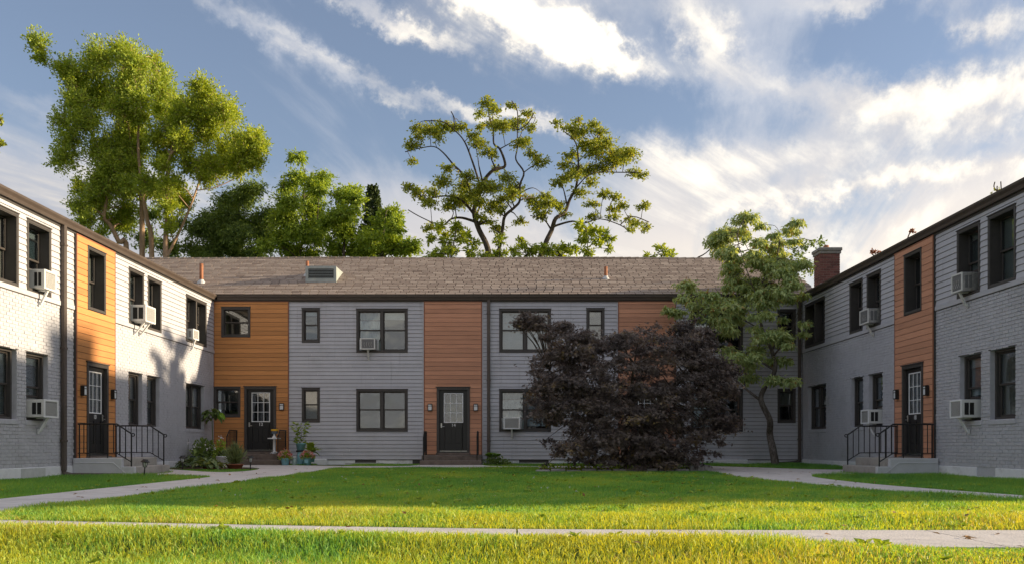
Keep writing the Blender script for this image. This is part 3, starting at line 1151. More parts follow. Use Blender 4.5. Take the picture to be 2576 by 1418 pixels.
for w in p_wins:
    window(cb, WC, *w[:4], units=w[4], fill=w[5], base=0.03, split=0.5, recess=0.03)
for d in c_doors:
    door(cb, WC, *d[:4], number=d[4], base=0.045, hinge_left=True)
mb = MB()          # foundation, with recesses where the basement windows sit
for a, b in ((-9.0, -4.72), (-4.08, -2.98), (-2.62, 0.25), (1.15, 9.0)):
    WC.box(mb, a, b, -0.1, 0.004, -0.1, 0.2)
WC.box(mb, -4.72, -4.08, -0.1, -0.06, -0.1, 0.2)
WC.box(mb, -2.98, -2.62, -0.1, -0.06, -0.1, 0.2)
WC.box(mb, 0.25, 1.15, -0.1, -0.06, -0.1, 0.2)
mb.build('foundation', M['foundation'], cb)
for a, b in ((-4.70, -4.10), (0.3, 1.1)):
    mb = MB()
    ring(WC, mb, a, b, 0.075, 0.195, -0.058, -0.02, 0.02)
    bw = mb.build('basement_window', M['flash'], cb)
    mb = MB()
    WC.box(mb, a + .02, b - .02, -0.05, -0.04, 0.095, 0.18)
    mb.build('pane', M['black'], bw)
    mb = MB()
    WC.box(mb, a - .28, b + .25, 0.16, 0.18, 0.02, 0.10)
    WC.box(mb, a - .28, a - .26, 0.006, 0.16, 0.02, 0.10)
    WC.box(mb, b + .23, b + .25, 0.006, 0.16, 0.02, 0.10)
    WC.box(mb, a - .30, b + .27, 0.15, 0.19, 0.10, 0.112)
    mb.build('window_well', M['flash'], cb)
for a, b, t in ((-6.18, -5.56, 0.225), (5.45, 7.15, 0.205)):
    mb = MB()
    WC.box(mb, a, b, 0.006, 0.16, -0.05, t, 0.015)
    mb.build('concrete_ledge', M['foundation'], cb)
mb = MB()
for a, b in ((-6.76, -6.72), (-2.67, -2.632), (-0.868, -0.83), (3.21, 3.248), (5.002, 5.04)):
    WC.box(mb, a, b, 0.001, 0.024, ZB, ZT)
mb.build('corner_trim', M['siding'], cb)
mb = MB()
WC.box(mb, -9.0, XR, 0.001, 0.022, ZB - 0.02, ZB - 0.004)
mb.build('drip_edge', M['trim'], cb)
gutter(cb, WC, -8.87, XR - 0.13)
downspout(cb, WC, -0.67, 0.16, 5.02, None, 0.095)
downspout(cb, WC, 8.73, 0.22, 5.02, (-0.75, 0.1, 0.05), 0.09)

# roof, shingle by shingle
EY, EZ, RY, RZ = YF - 0.11, 5.165, 32.2, 7.19
RX0, RX1 = -14.0, 9.35
roof = roof_slab(cb, [(RX0, EY, EZ), (RX1, EY, EZ), (RX1, RY, RZ), (RX0, RY, RZ)], [(RX1, 2 * RY - EY, EZ), (RX0, 2 * RY - EY, EZ), (RX0, RY, RZ), (RX1, RY, RZ)], mat='underlay')


def shingles():
    sl = math.hypot(RY - EY, RZ - EZ)
    ex = 0.20
    n = int(sl / ex)
    ty, tz = (RY - EY) / sl, (RZ - EZ) / sl
    parts, V, F, tn = [], [], [], []

    def sag(x, s):
        return 0.012 * math.sin(x * 0.35 + .6 * s)
    cnt = 0
    for r in range(n + 1):
        x = RX0 - random.uniform(0, 0.3)
        while x < RX1:
            w = random.uniform(0.25, 0.33)
            a, b = max(x, RX0), min(x + w - 0.022, RX1 + .02)
            x += w
            if b - a < 0.04: continue
            s0 = r * ex - random.uniform(0.0, 0.006)
            s1 = min(s0 + ex + 0.03, sl)
            t = random.uniform(0.022, 0.026)
            q = []
            for s, lift in ((s0, t), (s1, 0.008)):
                for xx in (a, b):
                    h = lift + sag(xx, s) * 0.5 + 0.018
                    q.append((xx, EY + ty * s - tz * h, EZ + tz * s + ty * h))
            lo = [(p[0], p[1] + tz * t, p[2] - ty * t) for p in q]
            p8 = [lo[0], lo[1], lo[3], lo[2], q[0], q[1], q[3], q[2]]
            tone = min(1, max(0, random.gauss(0.5, 0.17)))
            if r < 4 and cnt < 300 and a > -8.9:
                cnt += 1
                m1 = MB(); m1.hexa(p8)
                o = m1.build('shingle', M['shingle'], roof)
                at = o.data.attributes.new('tone', 'FLOAT', 'FACE')
                for k in range(len(at.data)): at.data[k].value = tone
            else:
                i = len(V)
                V.extend(p8)
                for f in ((4, 5, 6, 7), (0, 1, 5, 4), (1, 2, 6, 5), (3, 0, 4, 7)):
                    F.append([i + k for k in f]); tn.append(tone)
    o = attach(bpy.data.objects.new('shingle_courses', np_mesh('shingle_courses', np.array(V), np.array(F), M['shingle'], np.array(tn))), roof)
    o['kind'] = 'stuff'


shingles()
mb = MB()
x = RX0
while x < RX1:
    w = 0.3
    dz = 0.012 * math.sin(x * 0.7)
    for sgn in (-1, 1):
        mb.hexa([(x, RY, RZ + .02 + dz), (x + w, RY, RZ + .03 + dz), (x + w, RY + sgn * .14, RZ - .035 + dz), (x, RY + sgn * .14, RZ - .045 + dz),
                 (x, RY, RZ + .045 + dz), (x + w, RY, RZ + .06 + dz), (x + w, RY + sgn * .15, RZ - .005 + dz), (x, RY + sgn * .15, RZ - .02 + dz)])
    x += w - 0.02
mb.build('ridge_cap', M['ridge'], roof)
mb = MB()
mb.prism([(EY + .3, 5.0), (2 * RY - EY - .3, 5.0), (RY, RZ - .1)], 'x', RX1 - 0.35, RX1 - 0.3)
mb.prism([(EY + .3, 5.0), (2 * RY - EY - .3, 5.0), (RY, RZ - .1)], 'x', RX0 + 0.3, RX0 + 0.35)
mb.build('gable', M['siding'], cb)
mb = MB()
mb.box(-9.6, 9.3, YF + 8.9, YF + 9.0, 0, 5.02)
mb.box(9.2, 9.3, YF + 0.12, YF + 9.0, 0, 5.02)
mb.box(-14, -13.9, YF + 0.12, YF + 9.0, 0, 5.02)
mb.box(-14, 9.3, YF + 0.02, YF + 9.0, 5.03, 5.06)
mb.box(-9.5, 9.2, YF + 4.4, YF + 4.45, 0, 5.02)
mb.build('rear_wall', M['wallback'], cb)


def roof_z(y):
    return EZ + (RZ - EZ) * (y - EY) / (RY - EY)


# roof vent: a box with louvred face
vx0, vx1, vy = -6.48, -5.53, 28.95
vz0, vz1 = roof_z(vy) + .02, 6.28
mb = MB()
yb = EY + (vz1 - EZ) / (RZ - EZ) * (RY - EY)
mb.hexa([(vx0, vy, vz0), (vx1, vy, vz0), (vx1 + .0, yb + .25, vz1 - .15), (vx0, yb + .25, vz1 - .15), (vx0, vy, vz1), (vx1, vy, vz1), (vx1, yb + .25, vz1 + .04), (vx0, yb + .25, vz1 + .04)])
rv = mb.build('roof_vent', M['vent'], cb)
mb = MB()
ring(Wall('c', vy), mb, vx0 - .015, vx1 + .015, vz0, vz1 + .012, 0.002, 0.03, 0.09, 0.12)
mb.build('vent_frame', M['vent'], rv)
mb = MB()
mb.box(vx0 + .06, vx1 - .06, vy - 0.006, vy - 0.001, vz0 + .1, vz1 - .06)
mb.build('vent_opening', M['black'], rv)
for k in range(6):
    zz = vz0 + 0.13 + k * (vz1 - vz0 - .2) / 6
    mb = MB()
    mb.hexa([(vx0 + .09, vy - .028, zz), (vx1 - .09, vy - .028, zz), (vx1 - .09, vy - .007, zz + .012), (vx0 + .09, vy - .007, zz + .012),
             (vx0 + .09, vy - .028, zz + .006), (vx1 - .09, vy - .028, zz + .006), (vx1 - .09, vy - .007, zz + .017), (vx0 + .09, vy - .007, zz + .017)])
    mb.build('louver', M['vent'], rv)
for px, py, h, fl, r in ((-6.62, 29.75, 0.50, True, .055), (3.05, 29.35, 0.42, True, .055), (-9.78, 28.9, 0.62, True, .06)):
    mb = MB()
    z = roof_z(py)
    mb.tube([(px, py, z - .1), (px, py, z + h)], r, 12)
    vp = mb.build('vent_pipe', M['rust'], cb, True)
    mb = MB()
    mb.lathe([(r * 2.4, -.02), (r * 2.2, .03), (r * 1.25, .10), (r * 1.2, .12)], 14, (px, py, z))
    mb.build('flashing', M['flash'], vp)


# ================================================================== wings
def wing(W, name, label, uppers, lowers, panel, pwin, pdoor, number, u_end, hinge_left, sgn):
    b = thing('apartment_building', label, 'building', W.P(19, 0, 0), 0, 'apartment buildings round the courtyard')
    zs = 3.42
    up_h = [w[:4] for w in uppers] + [pwin[:4]]
    lo_h = [w[:4] for w in lowers]
    dr = pdoor
    wall_back(b, W, 11, u_end, zs, 5.02, [(h[0] + .025, h[1] - .025, h[2] + .025, h[3] - .025) for h in up_h], 0.32, M['trim'])
    wall_back(b, W, 11, u_end, 0.05, zs, lo_h + [(dr[0] + .02, dr[1] - .02, dr[2], dr[3] - .02)], 0.3, M['brick'])
    for a, e in ((13.0, panel[0]), (panel[1], u_end if sgn > 0 else YF - .02)):
        e = min(e, YF - 0.022)
        siding(b, W, a, e, zs + .09, 4.985, up_h)
        bricks(b, W, a, e, 0.225, zs, lo_h, 300 if a < 14 else 0)
        mb = MB()
        W.box(mb, a, e, 0.001, 0.034, zs - .005, zs + .085, 0.006)
        mb.build('band_board', M['siding'], b)
        mb = MB()
        W.box(mb, a, e, 0.001, 0.02, zs - .02, zs - .007)
        mb.build('drip_edge', M['trim'], b)
    cladding(b, W, panel[0], panel[1], 0.30, 4.96, [pwin[:4], dr[:4]], 0.055, sun_tinted=sgn > 0)
    for w in uppers:
        window(b, W, *w[:4], units=w[4], fill=w[5], open_=w[6], casing=0.05, recess=0.17)
    window(b, W, *pwin[:4], units=1, fill=pwin[5], casing=0.045, recess=0.14, base=0.055, proud=0.025)
    for w in lowers:
        window(b, W, *w[:4], units=w[4], fill=w[5], open_=w[6], casing=0, recess=0.13)
        mb = MB()
        W.box(mb, w[0] - .02, w[1] + .02, -0.05, 0.03, w[2] - .095, w[2] - .004, 0.008)
        mb.build('window_sill', M['brick'], b)
        mb = MB()
        W.box(mb, w[0] - .05, w[1] + .05, 0.0, 0.014, w[3] + .002, w[3] + .018)
        mb.build('lintel', M['trim'], b)
    door(b, W, *dr[:4], number=number, base=0.06, hinge_left=hinge_left)
    gutter(b, W, 11, YF - 0.145 if sgn > 0 else 28.9)
    mb = MB()
    W.box(mb, 11, u_end, -0.1, 0.004, -0.1, 0.05)
    spans = [(11, u_end)]
    if sgn < 0:
        spans = [(11, 16.62), (17.3, u_end)]
    for a, e in spans:
        W.box(mb, a, min(e, YF - .02), -0.1, 0.028, -0.1, 0.218, 0.008)
    mb.build('foundation', M['foundation'], b)
    # roof and the rest of the shell
    o = lambda d, u, z: W.P(u, d, z)
    rf = [o(0.1, 11, 5.165), o(0.1, u_end, 5.165), o(-4.27, u_end, 7.24), o(-4.27, 11, 7.24)]
    rb = [o(-8.64, 11, 5.165), o(-8.64, u_end, 5.165), o(-4.27, u_end, 7.24), o(-4.27, 11, 7.24)]
    roof_slab(b, rf, rb)
    mb = MB()
    W.box(mb, 11, u_end, -8.5, -8.4, 0, 5.02)
    W.box(mb, 11, 11.1, -8.4, -0.3, 0, 5.02)
    W.box(mb, u_end - .1, u_end, -8.4, -0.3, 0, 5.02)
    W.box(mb, 11, u_end, -8.5, -0.02, 5.03, 5.06)
    W.box(mb, 11.1, u_end - .1, -4.3, -4.25, 0, 5.02)
    mb.build('rear_wall', M['wallback'], b)
    mb = MB()
    for u in (11.02, u_end - 0.06):
        t = [o(-0.2, u, 5.0), o(-8.3, u, 5.0), o(-4.27, u, 7.1)]
        t2 = [o(-0.2, u + .04, 5.0), o(-8.3, u + .04, 5.0), o(-4.27, u + .04, 7.1)]
        i = len(mb.v)
        mb.v += t + t2
        mb.f += [(i, i + 1, i + 2), (i + 5, i + 4, i + 3), (i, i + 3, i + 4, i + 1), (i + 1, i + 4, i + 5, i + 2), (i + 2, i + 5, i + 3, i)]
    mb.build('gable', M['siding'], b)
    return b


lw = wing(WL, 'l', 'sunlit grey brick and siding wing with door 10 and bronze gutter', [
    (15.80, 16.68, 3.50, 4.83, 1, ('shade',), 0),
    (16.97, 17.86, 3.50, 4.83, 1, ('blind0.5',), 0.40),
    (21.50, 22.38, 3.50, 4.81, 1, ('blind0.8',), 0.42),
    (22.62, 23.50, 3.50, 4.81, 1, ('shade',), 0),
    (25.28, 26.98, 3.52, 4.81, 2, ('blind0.7', 'shade'), 0)],
    [(15.80, 16.64, 1.10, 2.37, 1, ('blind',), 0),
     (16.96, 17.76, 1.10, 2.37, 1, ('blind0.8',), 0.40),
     (21.50, 22.30, 1.10, 2.36, 1, ('curtaingrey',), 0),
     (22.60, 23.40, 1.10, 2.36, 1, ('shade0.6',), 0),
     (25.30, 26.80, 1.10, 2.36, 2, ('curtaingrey', 'curtaingrey'), 0)],
    (18.81, 20.66), (19.30, 20.16, 3.51, 4.83, 1, ('shade',)), (19.25, 20.27, 0.40, 2.39), '10', YF, False, 1)
rw = wing(WR, 'r', 'shaded grey brick and siding wing with door 18 and a brick chimney', [
    (15.95, 16.88, 3.50, 4.83, 1, ('blind',), 0),
    (17.17, 18.05, 3.50, 4.83, 1, ('blind0.6',), 0.42),
    (21.77, 22.62, 3.50, 4.81, 1, ('white0.5',), 0.42),
    (22.90, 23.77, 3.50, 4.81, 1, ('dark',), 0),
    (25.66, 27.36, 3.52, 4.81, 2, ('dark', 'dark'), 0)],
    [(15.98, 16.83, 1.10, 2.37, 1, ('curtaingrey',), 0),
     (17.15, 17.96, 1.10, 2.37, 1, ('white0.6',), 0.38),
     (21.70, 22.52, 1.10, 2.36, 1, ('blind',), 0.40),
     (22.90, 23.70, 1.10, 2.36, 1, ('dark',), 0),
     (25.60, 27.10, 1.10, 2.36, 2, ('dark', 'dark'), 0)],
    (18.97, 20.88), (19.50, 20.37, 3.51, 4.83, 1, ('dark',)), (19.42, 20.45, 0.39, 2.39), '18', 28.9, False, -1)
downspout(lw, WL, 18.28, 0.12, 5.02, (0.35, 1.0, 0.02), 0.105)
# basement window in the shaded wing
mb = MB()
ring(WR, mb, 16.64, 17.28, 0.0, 0.17, -0.07, -0.02, 0.025)
WR.box(mb, 16.945, 16.975, -0.07, -0.022, 0.025, 0.145)
WR.box(mb, 16.62, 17.30, -0.09, -0.075, -0.05, 0.2)
bw = mb.build('basement_window', M['white'], rw)
for a, b_ in ((16.67, 16.94), (16.98, 17.25)):
    mb = MB()
    WR.box(mb, a, b_, -0.06, -0.05, 0.03, 0.14)
    mb.build('pane', M['black'], bw)
mb = MB()
WL.box(mb, 16.75, 17.62, 0.03, 0.036, 0.0, 0.2)
mb.build('foundation_patch', M['flash'], lw)

# brick chimney
cx0, cx1, cy0, cy1 = 9.50, 10.10, 28.05, 28.65
mb = MB()
mb.box(cx0 + .012, cx1 - .012, cy0 + .012, cy1 - .012, 5.2, 6.55)
ch = mb.build('chimney', M['mortar'], rw)
H = 0.075
k = 0
ub = MB()
ub.box(0, 1, 0, 1, 0, 1)
UB = ub.mesh('brick', M['redbrick'])
for k in range(16):
    z = 5.3 + k * H
    for face in range(2):
        n = 3
        L = (cx1 - cx0 + .012) / n
        off = (L / 2 if (k + face) % 2 else 0)
        a = -off
        while a < cx1 - cx0:
            p, q = max(a, 0), min(a + L - .012, cx1 - cx0)
            if q - p > .03:
                o = bpy.data.objects.new('brick', UB)
                s = Matrix.Identity(4)
                if face == 0:
                    m = Matrix.Translation((cx0 + p, cy0, z)) @ Matrix.Diagonal((q - p, 0.03, H - .012, 1))
                else:
                    m = Matrix.Translation((cx0, cy0 + .031 + p, z)) @ Matrix.Diagonal((0.03, max(.02, q - p - .031), H - .012, 1))
                attach(o, ch, m)
            a += L
mb = MB()
mb.box(cx0 - .03, cx1 + .03, cy0 - .03, cy1 + .03, 6.50, 6.585, 0.006)
mb.box(cx0 - .06, cx1 + .06, cy0 - .06, cy1 + .06, 6.585, 6.68, 0.012)
mb.build('chimney_cap', M['stonecap'], ch)
mb = MB()
mb.lathe([(.085, 0), (.085, .12), (.07, .13)], 14, (cx0 + .28, cy0 + .3, 6.68))
mb.build('flue', M['rust'], ch)
mb = MB()
mb.hexa([(cx0 - .03, cy0 - .05, 5.3), (cx1 + .02, cy0 - .05, 5.6), (cx1 + .02, cy0 - .01, 5.6), (cx0 - .03, cy0 - .01, 5.3),
         (cx0 - .03, cy0 - .05, 5.58), (cx1 + .02, cy0 - .05, 5.84), (cx1 + .02, cy0 - .01, 5.84), (cx0 - .03, cy0 - .01, 5.58)])
mb.build('flashing', M['flash'], ch)

# unseen house added so its chimney shades part of the sunlit wall
nh = thing('added_house', 'unseen house added so its broad chimney shades the sunlit wall', 'house', (24, 22, 0))
mb = MB(); mb.box(19.5, 28.5, 16, 28, 0, 5.4); mb.build('wall', M['siding'], nh)
mb = MB(); mb.prism([(19.2, 5.4), (28.8, 5.4), (24, 8.3)], 'y', 15.7, 28.3); mb.build('roof', M['ridge'], nh)
mb = MB(); mb.box(22.9, 23.8, 21.75, 23.55, 5.0, 10.1, .02); mb.box(22.84, 23.86, 21.69, 23.61, 10.0, 10.14); mb.build('chimney', M['redbrick'], nh)

# ================================================================== entrance steps and railings
def wing_stoop(W, label, u0, u1, zl):
    """landing and lower step running out from the wing, with a painted cheek"""
    t = thing('entrance_steps', label, 'steps', W.P((u0 + u1) / 2, 0.6, 0), 0, 'entrance steps')
    mb = MB(); W.box(mb, u0 + .12, u1, 0.03, 1.02, -0.1, zl, 0.012); mb.build('landing', M['concrete'], t)
    mb = MB(); W.box(mb, u0 + .12, u1 + .03, 1.021, 1.30, -0.1, zl * 0.53, 0.012); mb.build('step', M['concrete'], t)
    mb = MB()
    W.box(mb, u0, u0 + .118, 0.03, 1.03, -0.1, zl - .002, 0.012)
    W.box(mb, u0, u0 + .118, 1.031, 1.29, -0.1, zl * 0.53 - .002, 0.012)
    ck = mb.build('cheek_wall', M['stoop'], t)
    mb = MB()       # raised moulding line on the cheek
    d0 = u0 - .004
    pts = [W.P(d0, 0.06, zl - .1), W.P(d0, 0.86, zl - .1), W.P(d0, 1.12, 0.05), W.P(d0, 1.12, 0.0)]
    mb.tube(pts, 0.009, 6)
    mb.build('moulding', M['stoop'], ck)
    return t


wing_stoop(WL, 'grey painted stoop with two concrete steps below door 10', 18.72, 20.62, 0.37)
wing_stoop(WR, 'pale grey stoop with two worn concrete steps below door 18', 18.80, 20.72, 0.365)


def centre_steps(label, u0, u1, zl, d1=0.85, d2=1.22):
    t = thing('entrance_steps', label, 'steps', WC.P((u0 + u1) / 2, 0.6, 0.05), 0, 'entrance steps')
    mb = MB(); WC.box(mb, u0, u1, 0.065, d1, -0.05, zl, 0.014); mb.build('landing', M['brownstep'], t)
    mb = MB(); WC.box(mb, u0 - .02, u1 + .02, d1 + .001, d2, -0.05, 0.5 * (zl + 0.05), 0.014); mb.build('step', M['brownstep'], t)


centre_steps('dark brown steps below door 12 beside the flower pots', -8.33, -6.70, 0.38)
centre_steps('dark brown steps below door 14 in the middle of the facade', -2.62, -0.86, 0.345)
centre_steps('dark brown steps hidden behind the purple maple', 3.28, 4.98, 0.345)


def railing(label, origin, direction, length, rise_post, drop, slope_from, zl, z_end, n, curl=True, hgt=0.70, zbot=0.10):
    """iron railing: level run on the landing, then slanting down to the end post; 'direction' is the way it runs out"""
    t = thing('hand_railing', label, 'railing', origin, 0, 'iron stair railings')
    ox, oy, oz = origin
    dx, dy = direction
    P = lambda s, z: (ox + dx * s, oy + dy * s, z)
    zt = zl + hgt
    ze = z_end + hgt - 0.02
    top = lambda s: zt if s <= slope_from else zt + (ze - zt) * (s - slope_from) / (length - slope_from)
    bot = lambda s: zl + zbot if s <= slope_from else zl + zbot + (z_end - zl) * (s - slope_from) / (length - slope_from)
    mb = MB()
    path = [P(0, zt), P(slope_from, zt), P(length, ze)]
    mb.tube(path, 0.017, 8)
    if curl:
        cp = [P(length + .0, ze)]
        for k in range(9):
            a = R(60 - 40 * k)
            cp.append(P(length + .035 + .032 * math.cos(a), ze - .02 + .032 * math.sin(a)))
        mb.tube(cp, 0.012, 6)
    mb.build('top_rail', M['iron'], t)
    mb = MB()
    mb.tube([P(0, bot(0)), P(slope_from, bot(slope_from)), P(length, bot(length))], 0.011, 6)
    mb.build('bottom_rail', M['iron'], t)
    for s, z0 in ((0.03, zl), (length, z_end)):
        mb = MB()
        mb.tube([P(s, z0 - .03), P(s, top(s))], 0.016, 6)
        mb.build('post', M['iron'], t)
    for k in range(1, n + 1):
        s = length * k / (n + 1)
        mb = MB()
        mb.tube([P(s, bot(s) - (0.10 if k in (n // 3, 2 * n // 3) else 0)), P(s, top(s))], 0.0105, 6)
        mb.build('baluster', M['iron'], t)


railing('near black iron railing on the stoop of the sunlit wing', (XL + 0.10, 18.80, 0.37), (1, 0), 1.10, 1, 1, 0.80, 0.37, 0.19, 8)
railing('black iron railing of the sunlit wing stoop on the side towards the hostas', (XL + 0.10, 20.55, 0.37), (1, 0), 1.10, 1, 1, 0.80, 0.37, 0.19, 8)
railing('near black iron railing on the stoop of the shaded wing', (XR - 0.10, 18.88, 0.365), (-1, 0), 1.12, 1, 1, 0.84, 0.365, 0.19, 8)
railing('black iron railing of the shaded wing stoop on the side towards the dogwood', (XR - 0.10, 20.65, 0.365), (-1, 0), 1.12, 1, 1, 0.84, 0.365, 0.19, 8)
railing('black iron railing behind the feathery bush at door 12', (-8.26, YF - 0.12, 0.38), (0, -1), 1.0, 1, 1, 0.74, 0.38, 0.21, 7, False)
railing('black iron railing beside the white table at door 12', (-6.78, YF - 0.12, 0.38), (0, -1), 1.0, 1, 1, 0.74, 0.38, 0.21, 7, False)
railing('black iron railing on the side of door 14 near the large grey window', (-2.54, YF - 0.12, 0.345), (0, -1), 1.0, 1, 1, 0.74, 0.345, 0.19, 7, False)
railing('black iron railing between door 14 and the downspout', (-0.98, YF - 0.12, 0.345), (0, -1), 1.0, 1, 1, 0.74, 0.345, 0.19, 7, False)


# ================================================================== window air conditioners
def air_conditioner(label, W, u, z, w=0.53, h=0.35, proj=0.30, base=0.0, style='new', inner=0.12, panels=0.0, arm=1):
    """u, z: centre of the sill edge it sits on; local y points out of the wall"""
    t = thing('air_conditioner', label, 'air conditioner', W.P(u, base, z), W.rz, 'window air conditioners')
    B = local(t)
    body = M['ac'] if style != 'old' else M['acold']
    mb = MB(); mb.box(-w / 2, w / 2, -inner, proj, 0.015, h, 0.012); mb.build('casing', body, t, basis=B)
    mb = MB()
    if style == 'old':
        mb.box(-w / 2 + .04, w / 2 - .06, proj - .002, proj + .006, .05, h - .035)
        mb.build('coil', M['acgrille'], t, basis=B)
        mb = MB()
        for k in range(4):
            a = -w / 2 + .1 + k * .07
            mb.tube([(a, proj + .012, .09), (a + .03, proj + .016, .16), (a + .015, proj + .014, .23)], 0.006, 5)
    else:
        mb.box(-w / 2 + .045, w / 2 - .045, proj - .002, proj + .004, .05, h - .04)
        mb.build('coil', M['acgrille'], t, basis=B)
        mb = MB()
        k = .06
        while k < h - .05:
            mb.box(-w / 2 + .045, w / 2 - .045, proj + .004, proj + .009, k, k + .007)
            k += 0.02
    mb.build('rear_grille', M['acold'] if style == 'old' else M['ac'], t, basis=B)
    mb = MB()       # trim lip round the rear face
    for a, b, c, d in ((-w / 2, w / 2, h - .03, h + .002), (-w / 2, w / 2, .012, .042), (-w / 2, -w / 2 + .036, .04, h - .03), (w / 2 - .036, w / 2, .04, h - .03)):
        mb.box(a, b, proj - .01, proj + .014, c, d, .003)
    mb.build('rear_rim', M['white'] if style != 'old' else M['ac'], t, basis=B)
    for s in (-1, 1):
        for q in (0, 1):
            mb = MB()
            y0 = 0.05 + q * (proj - .08) / 2
            mb.box(s * (w / 2 - .002), s * (w / 2 + .004), y0, y0 + (proj - .12) / 2, .07, h - .06)
            mb.build('side_vent', M['black'] if style != 'old' else M['acgrille'], t, basis=B)
    if panels:
        for s in (-1, 1):
            mb = MB()
            n = 6
            for k in range(n):
                a = w / 2 + .002 + panels * k / n
                mb.box(s * a, s * (a + panels / n * .7), -inner * .5 - .01, -inner * .5 + .012, .02, h - .01)
            mb.build('side_panel', M['white'], t, basis=B)
    for k in range(arm):
        x = 0 if arm == 1 else (-.15, .15)[k]
        mb = MB()
        mb.hexa([(x - .025, 0.035, -.26), (x + .025, 0.035, -.26), (x + .025, .07, -.26), (x - .025, .07, -.26),
                 (x - .025, proj * .72, .012), (x + .025, proj * .72, .012), (x + .025, proj * .72 + .04, .012), (x - .025, proj * .72 + .04, .012)])
        mb.box(x - .03, x + .03, 0.0, proj * .8, -.006, .012)
        mb.box(x - .025, x + .025, 0.024, .04, -.29, -.2)
        mb.build('support_arm', M['white'] if style != 'old' else M['ac'], t, basis=B)
    return t


air_conditioner('white air conditioner in the upper window left of the downspout', WL, 17.40, 3.56, 0.45, 0.37, 0.23)
air_conditioner('white air conditioner in the ground floor window left of the downspout', WL, 17.36, 1.14, 0.53, 0.35, 0.27)
air_conditioner('air conditioner on two braces in the sunlit upper window right of the yellow panel', WL, 21.96, 3.56, 0.60, 0.40, 0.34, arm=2)
air_conditioner('small air conditioner in the sunlit window nearest the orange corner', WL, 25.68, 3.58, 0.46, 0.30, 0.15)
air_conditioner('corroded air conditioner in the upper double window between doors 12 and 14', WC, -4.30, 3.50, 0.46, 0.35, 0.26, style='old', panels=0.07)
air_conditioner('white framed air conditioner in the ground floor window next to the purple maple', WC, 0.03, 1.11, 0.50, 0.36, 0.28, panels=0.06)
air_conditioner('air conditioner with worn coils in the upper window near the dogwood tree', WR, 22.20, 3.56, 0.54, 0.36, 0.25, style='old')
air_conditioner('white air conditioner in the ground floor window behind the door 18 railing', WR, 22.10, 1.14, 0.48, 0.35, 0.27)
air_conditioner('air conditioner with peeling foil grille in the upper window right of door 18', WR, 17.62, 3.56, 0.43, 0.36, 0.23, style='old')
air_conditioner('white air conditioner in the ground floor window right of door 18', WR, 17.56, 1.14, 0.46, 0.36, 0.28)


# ================================================================== wall lamps
def wall_lamp(label, W, u, z, base):
    t = thing('wall_lamp', label, 'lamp', W.P(u, base, z), W.rz, 'wall lamps beside the doors')
    B = local(t)
    w, h = 0.135, 0.215
    mb = MB(); mb.box(-w / 2, w / 2, 0.0, 0.02, -h / 2, h / 2, 0.006)
    mb.box(-w / 2, w / 2, 0.02, 0.085, h / 2 - .022, h / 2, .006)
    mb.box(-w / 2, w / 2, 0.02, 0.085, -h / 2, -h / 2 + .022, .006)
    for s in (-1, 1):
        mb.box(s * w / 2, s * (w / 2 - .014), 0.02, 0.085, -h / 2 + .02, h / 2 - .02)
    mb.build('housing', M['iron'], t, basis=B)
    mb = MB(); mb.box(-w / 2 + .015, w / 2 - .015, 0.02, 0.08, -h / 2 + .023, h / 2 - .023, .004); mb.build('diffuser', M['diffuser'], t, basis=B)
    mb = MB(); mb.box(-w / 2 + .006, w / 2 - .006, 0.078, 0.09, h / 2 - .072, h / 2 - .058); mb.build('crossbar', M['iron'], t, basis=B)


wall_lamp('wall lamp between the bronze downspout and the sunlit wing door', WL, 19.03, 1.77, 0.07)
wall_lamp('wall lamp by the sunlit wing door on the side towards the corner', WL, 20.47, 1.77, 0.07)
wall_lamp('single wall lamp above the white table and flower pots', WC, -6.92, 1.80, 0.045)
wall_lamp('wall lamp by the middle door on the side towards the flower pots', WC, -2.44, 1.78, 0.045)
wall_lamp('wall lamp between the middle door and the downspout', WC, -1.06, 1.78, 0.045)
wall_lamp('wall lamp by the shaded wing door on the side towards the dogwood', WR, 20.69, 1.78, 0.07)
wall_lamp('wall lamp by the shaded wing door nearest the picture edge', WR, 19.20, 1.78, 0.07)


# ================================================================== garden lights, pots, table
def path_light(label, x, y, tilt=0.0):
    t = thing('solar_light', label, 'garden light', (x, y, gz(y)), 0, 'solar path lights')
    B = local(t) @ Matrix.Rotation(tilt, 4, 'Y')
    mb = MB(); mb.tube([(0, 0, -.05), (0, 0, .20)], 0.014, 8); mb.build('stake', M['iron'], t, basis=B)
    mb = MB(); mb.lathe([(.03, .20), (.045, .29), (.05, .30)], 12); mb.build('lens', M['diffuser'], t, True, basis=B)
    mb = MB()
    for k in range(6):
        a = k * math.pi / 3
        mb.tube([(.033 * math.cos(a), .033 * math.sin(a), .195), (.052 * math.cos(a), .052 * math.sin(a), .30)], .005, 4)
    mb.build('cage', M['iron'], t, basis=B)
    mb = MB(); mb.lathe([(.085, .295), (.09, .305), (.055, .335), (.05, .352), (.02, .356)], 16); mb.build('cap', M['iron'], t, basis=B)


path_light('black solar path light at the tip of the soil edge by door 10', -7.32, 18.25, 0.08)
path_light('black solar path light against the pale wall left of the hosta', -8.06, 22.45)
path_light('black solar path light at the rim of the bed near door 12', -6.42, 22.55)


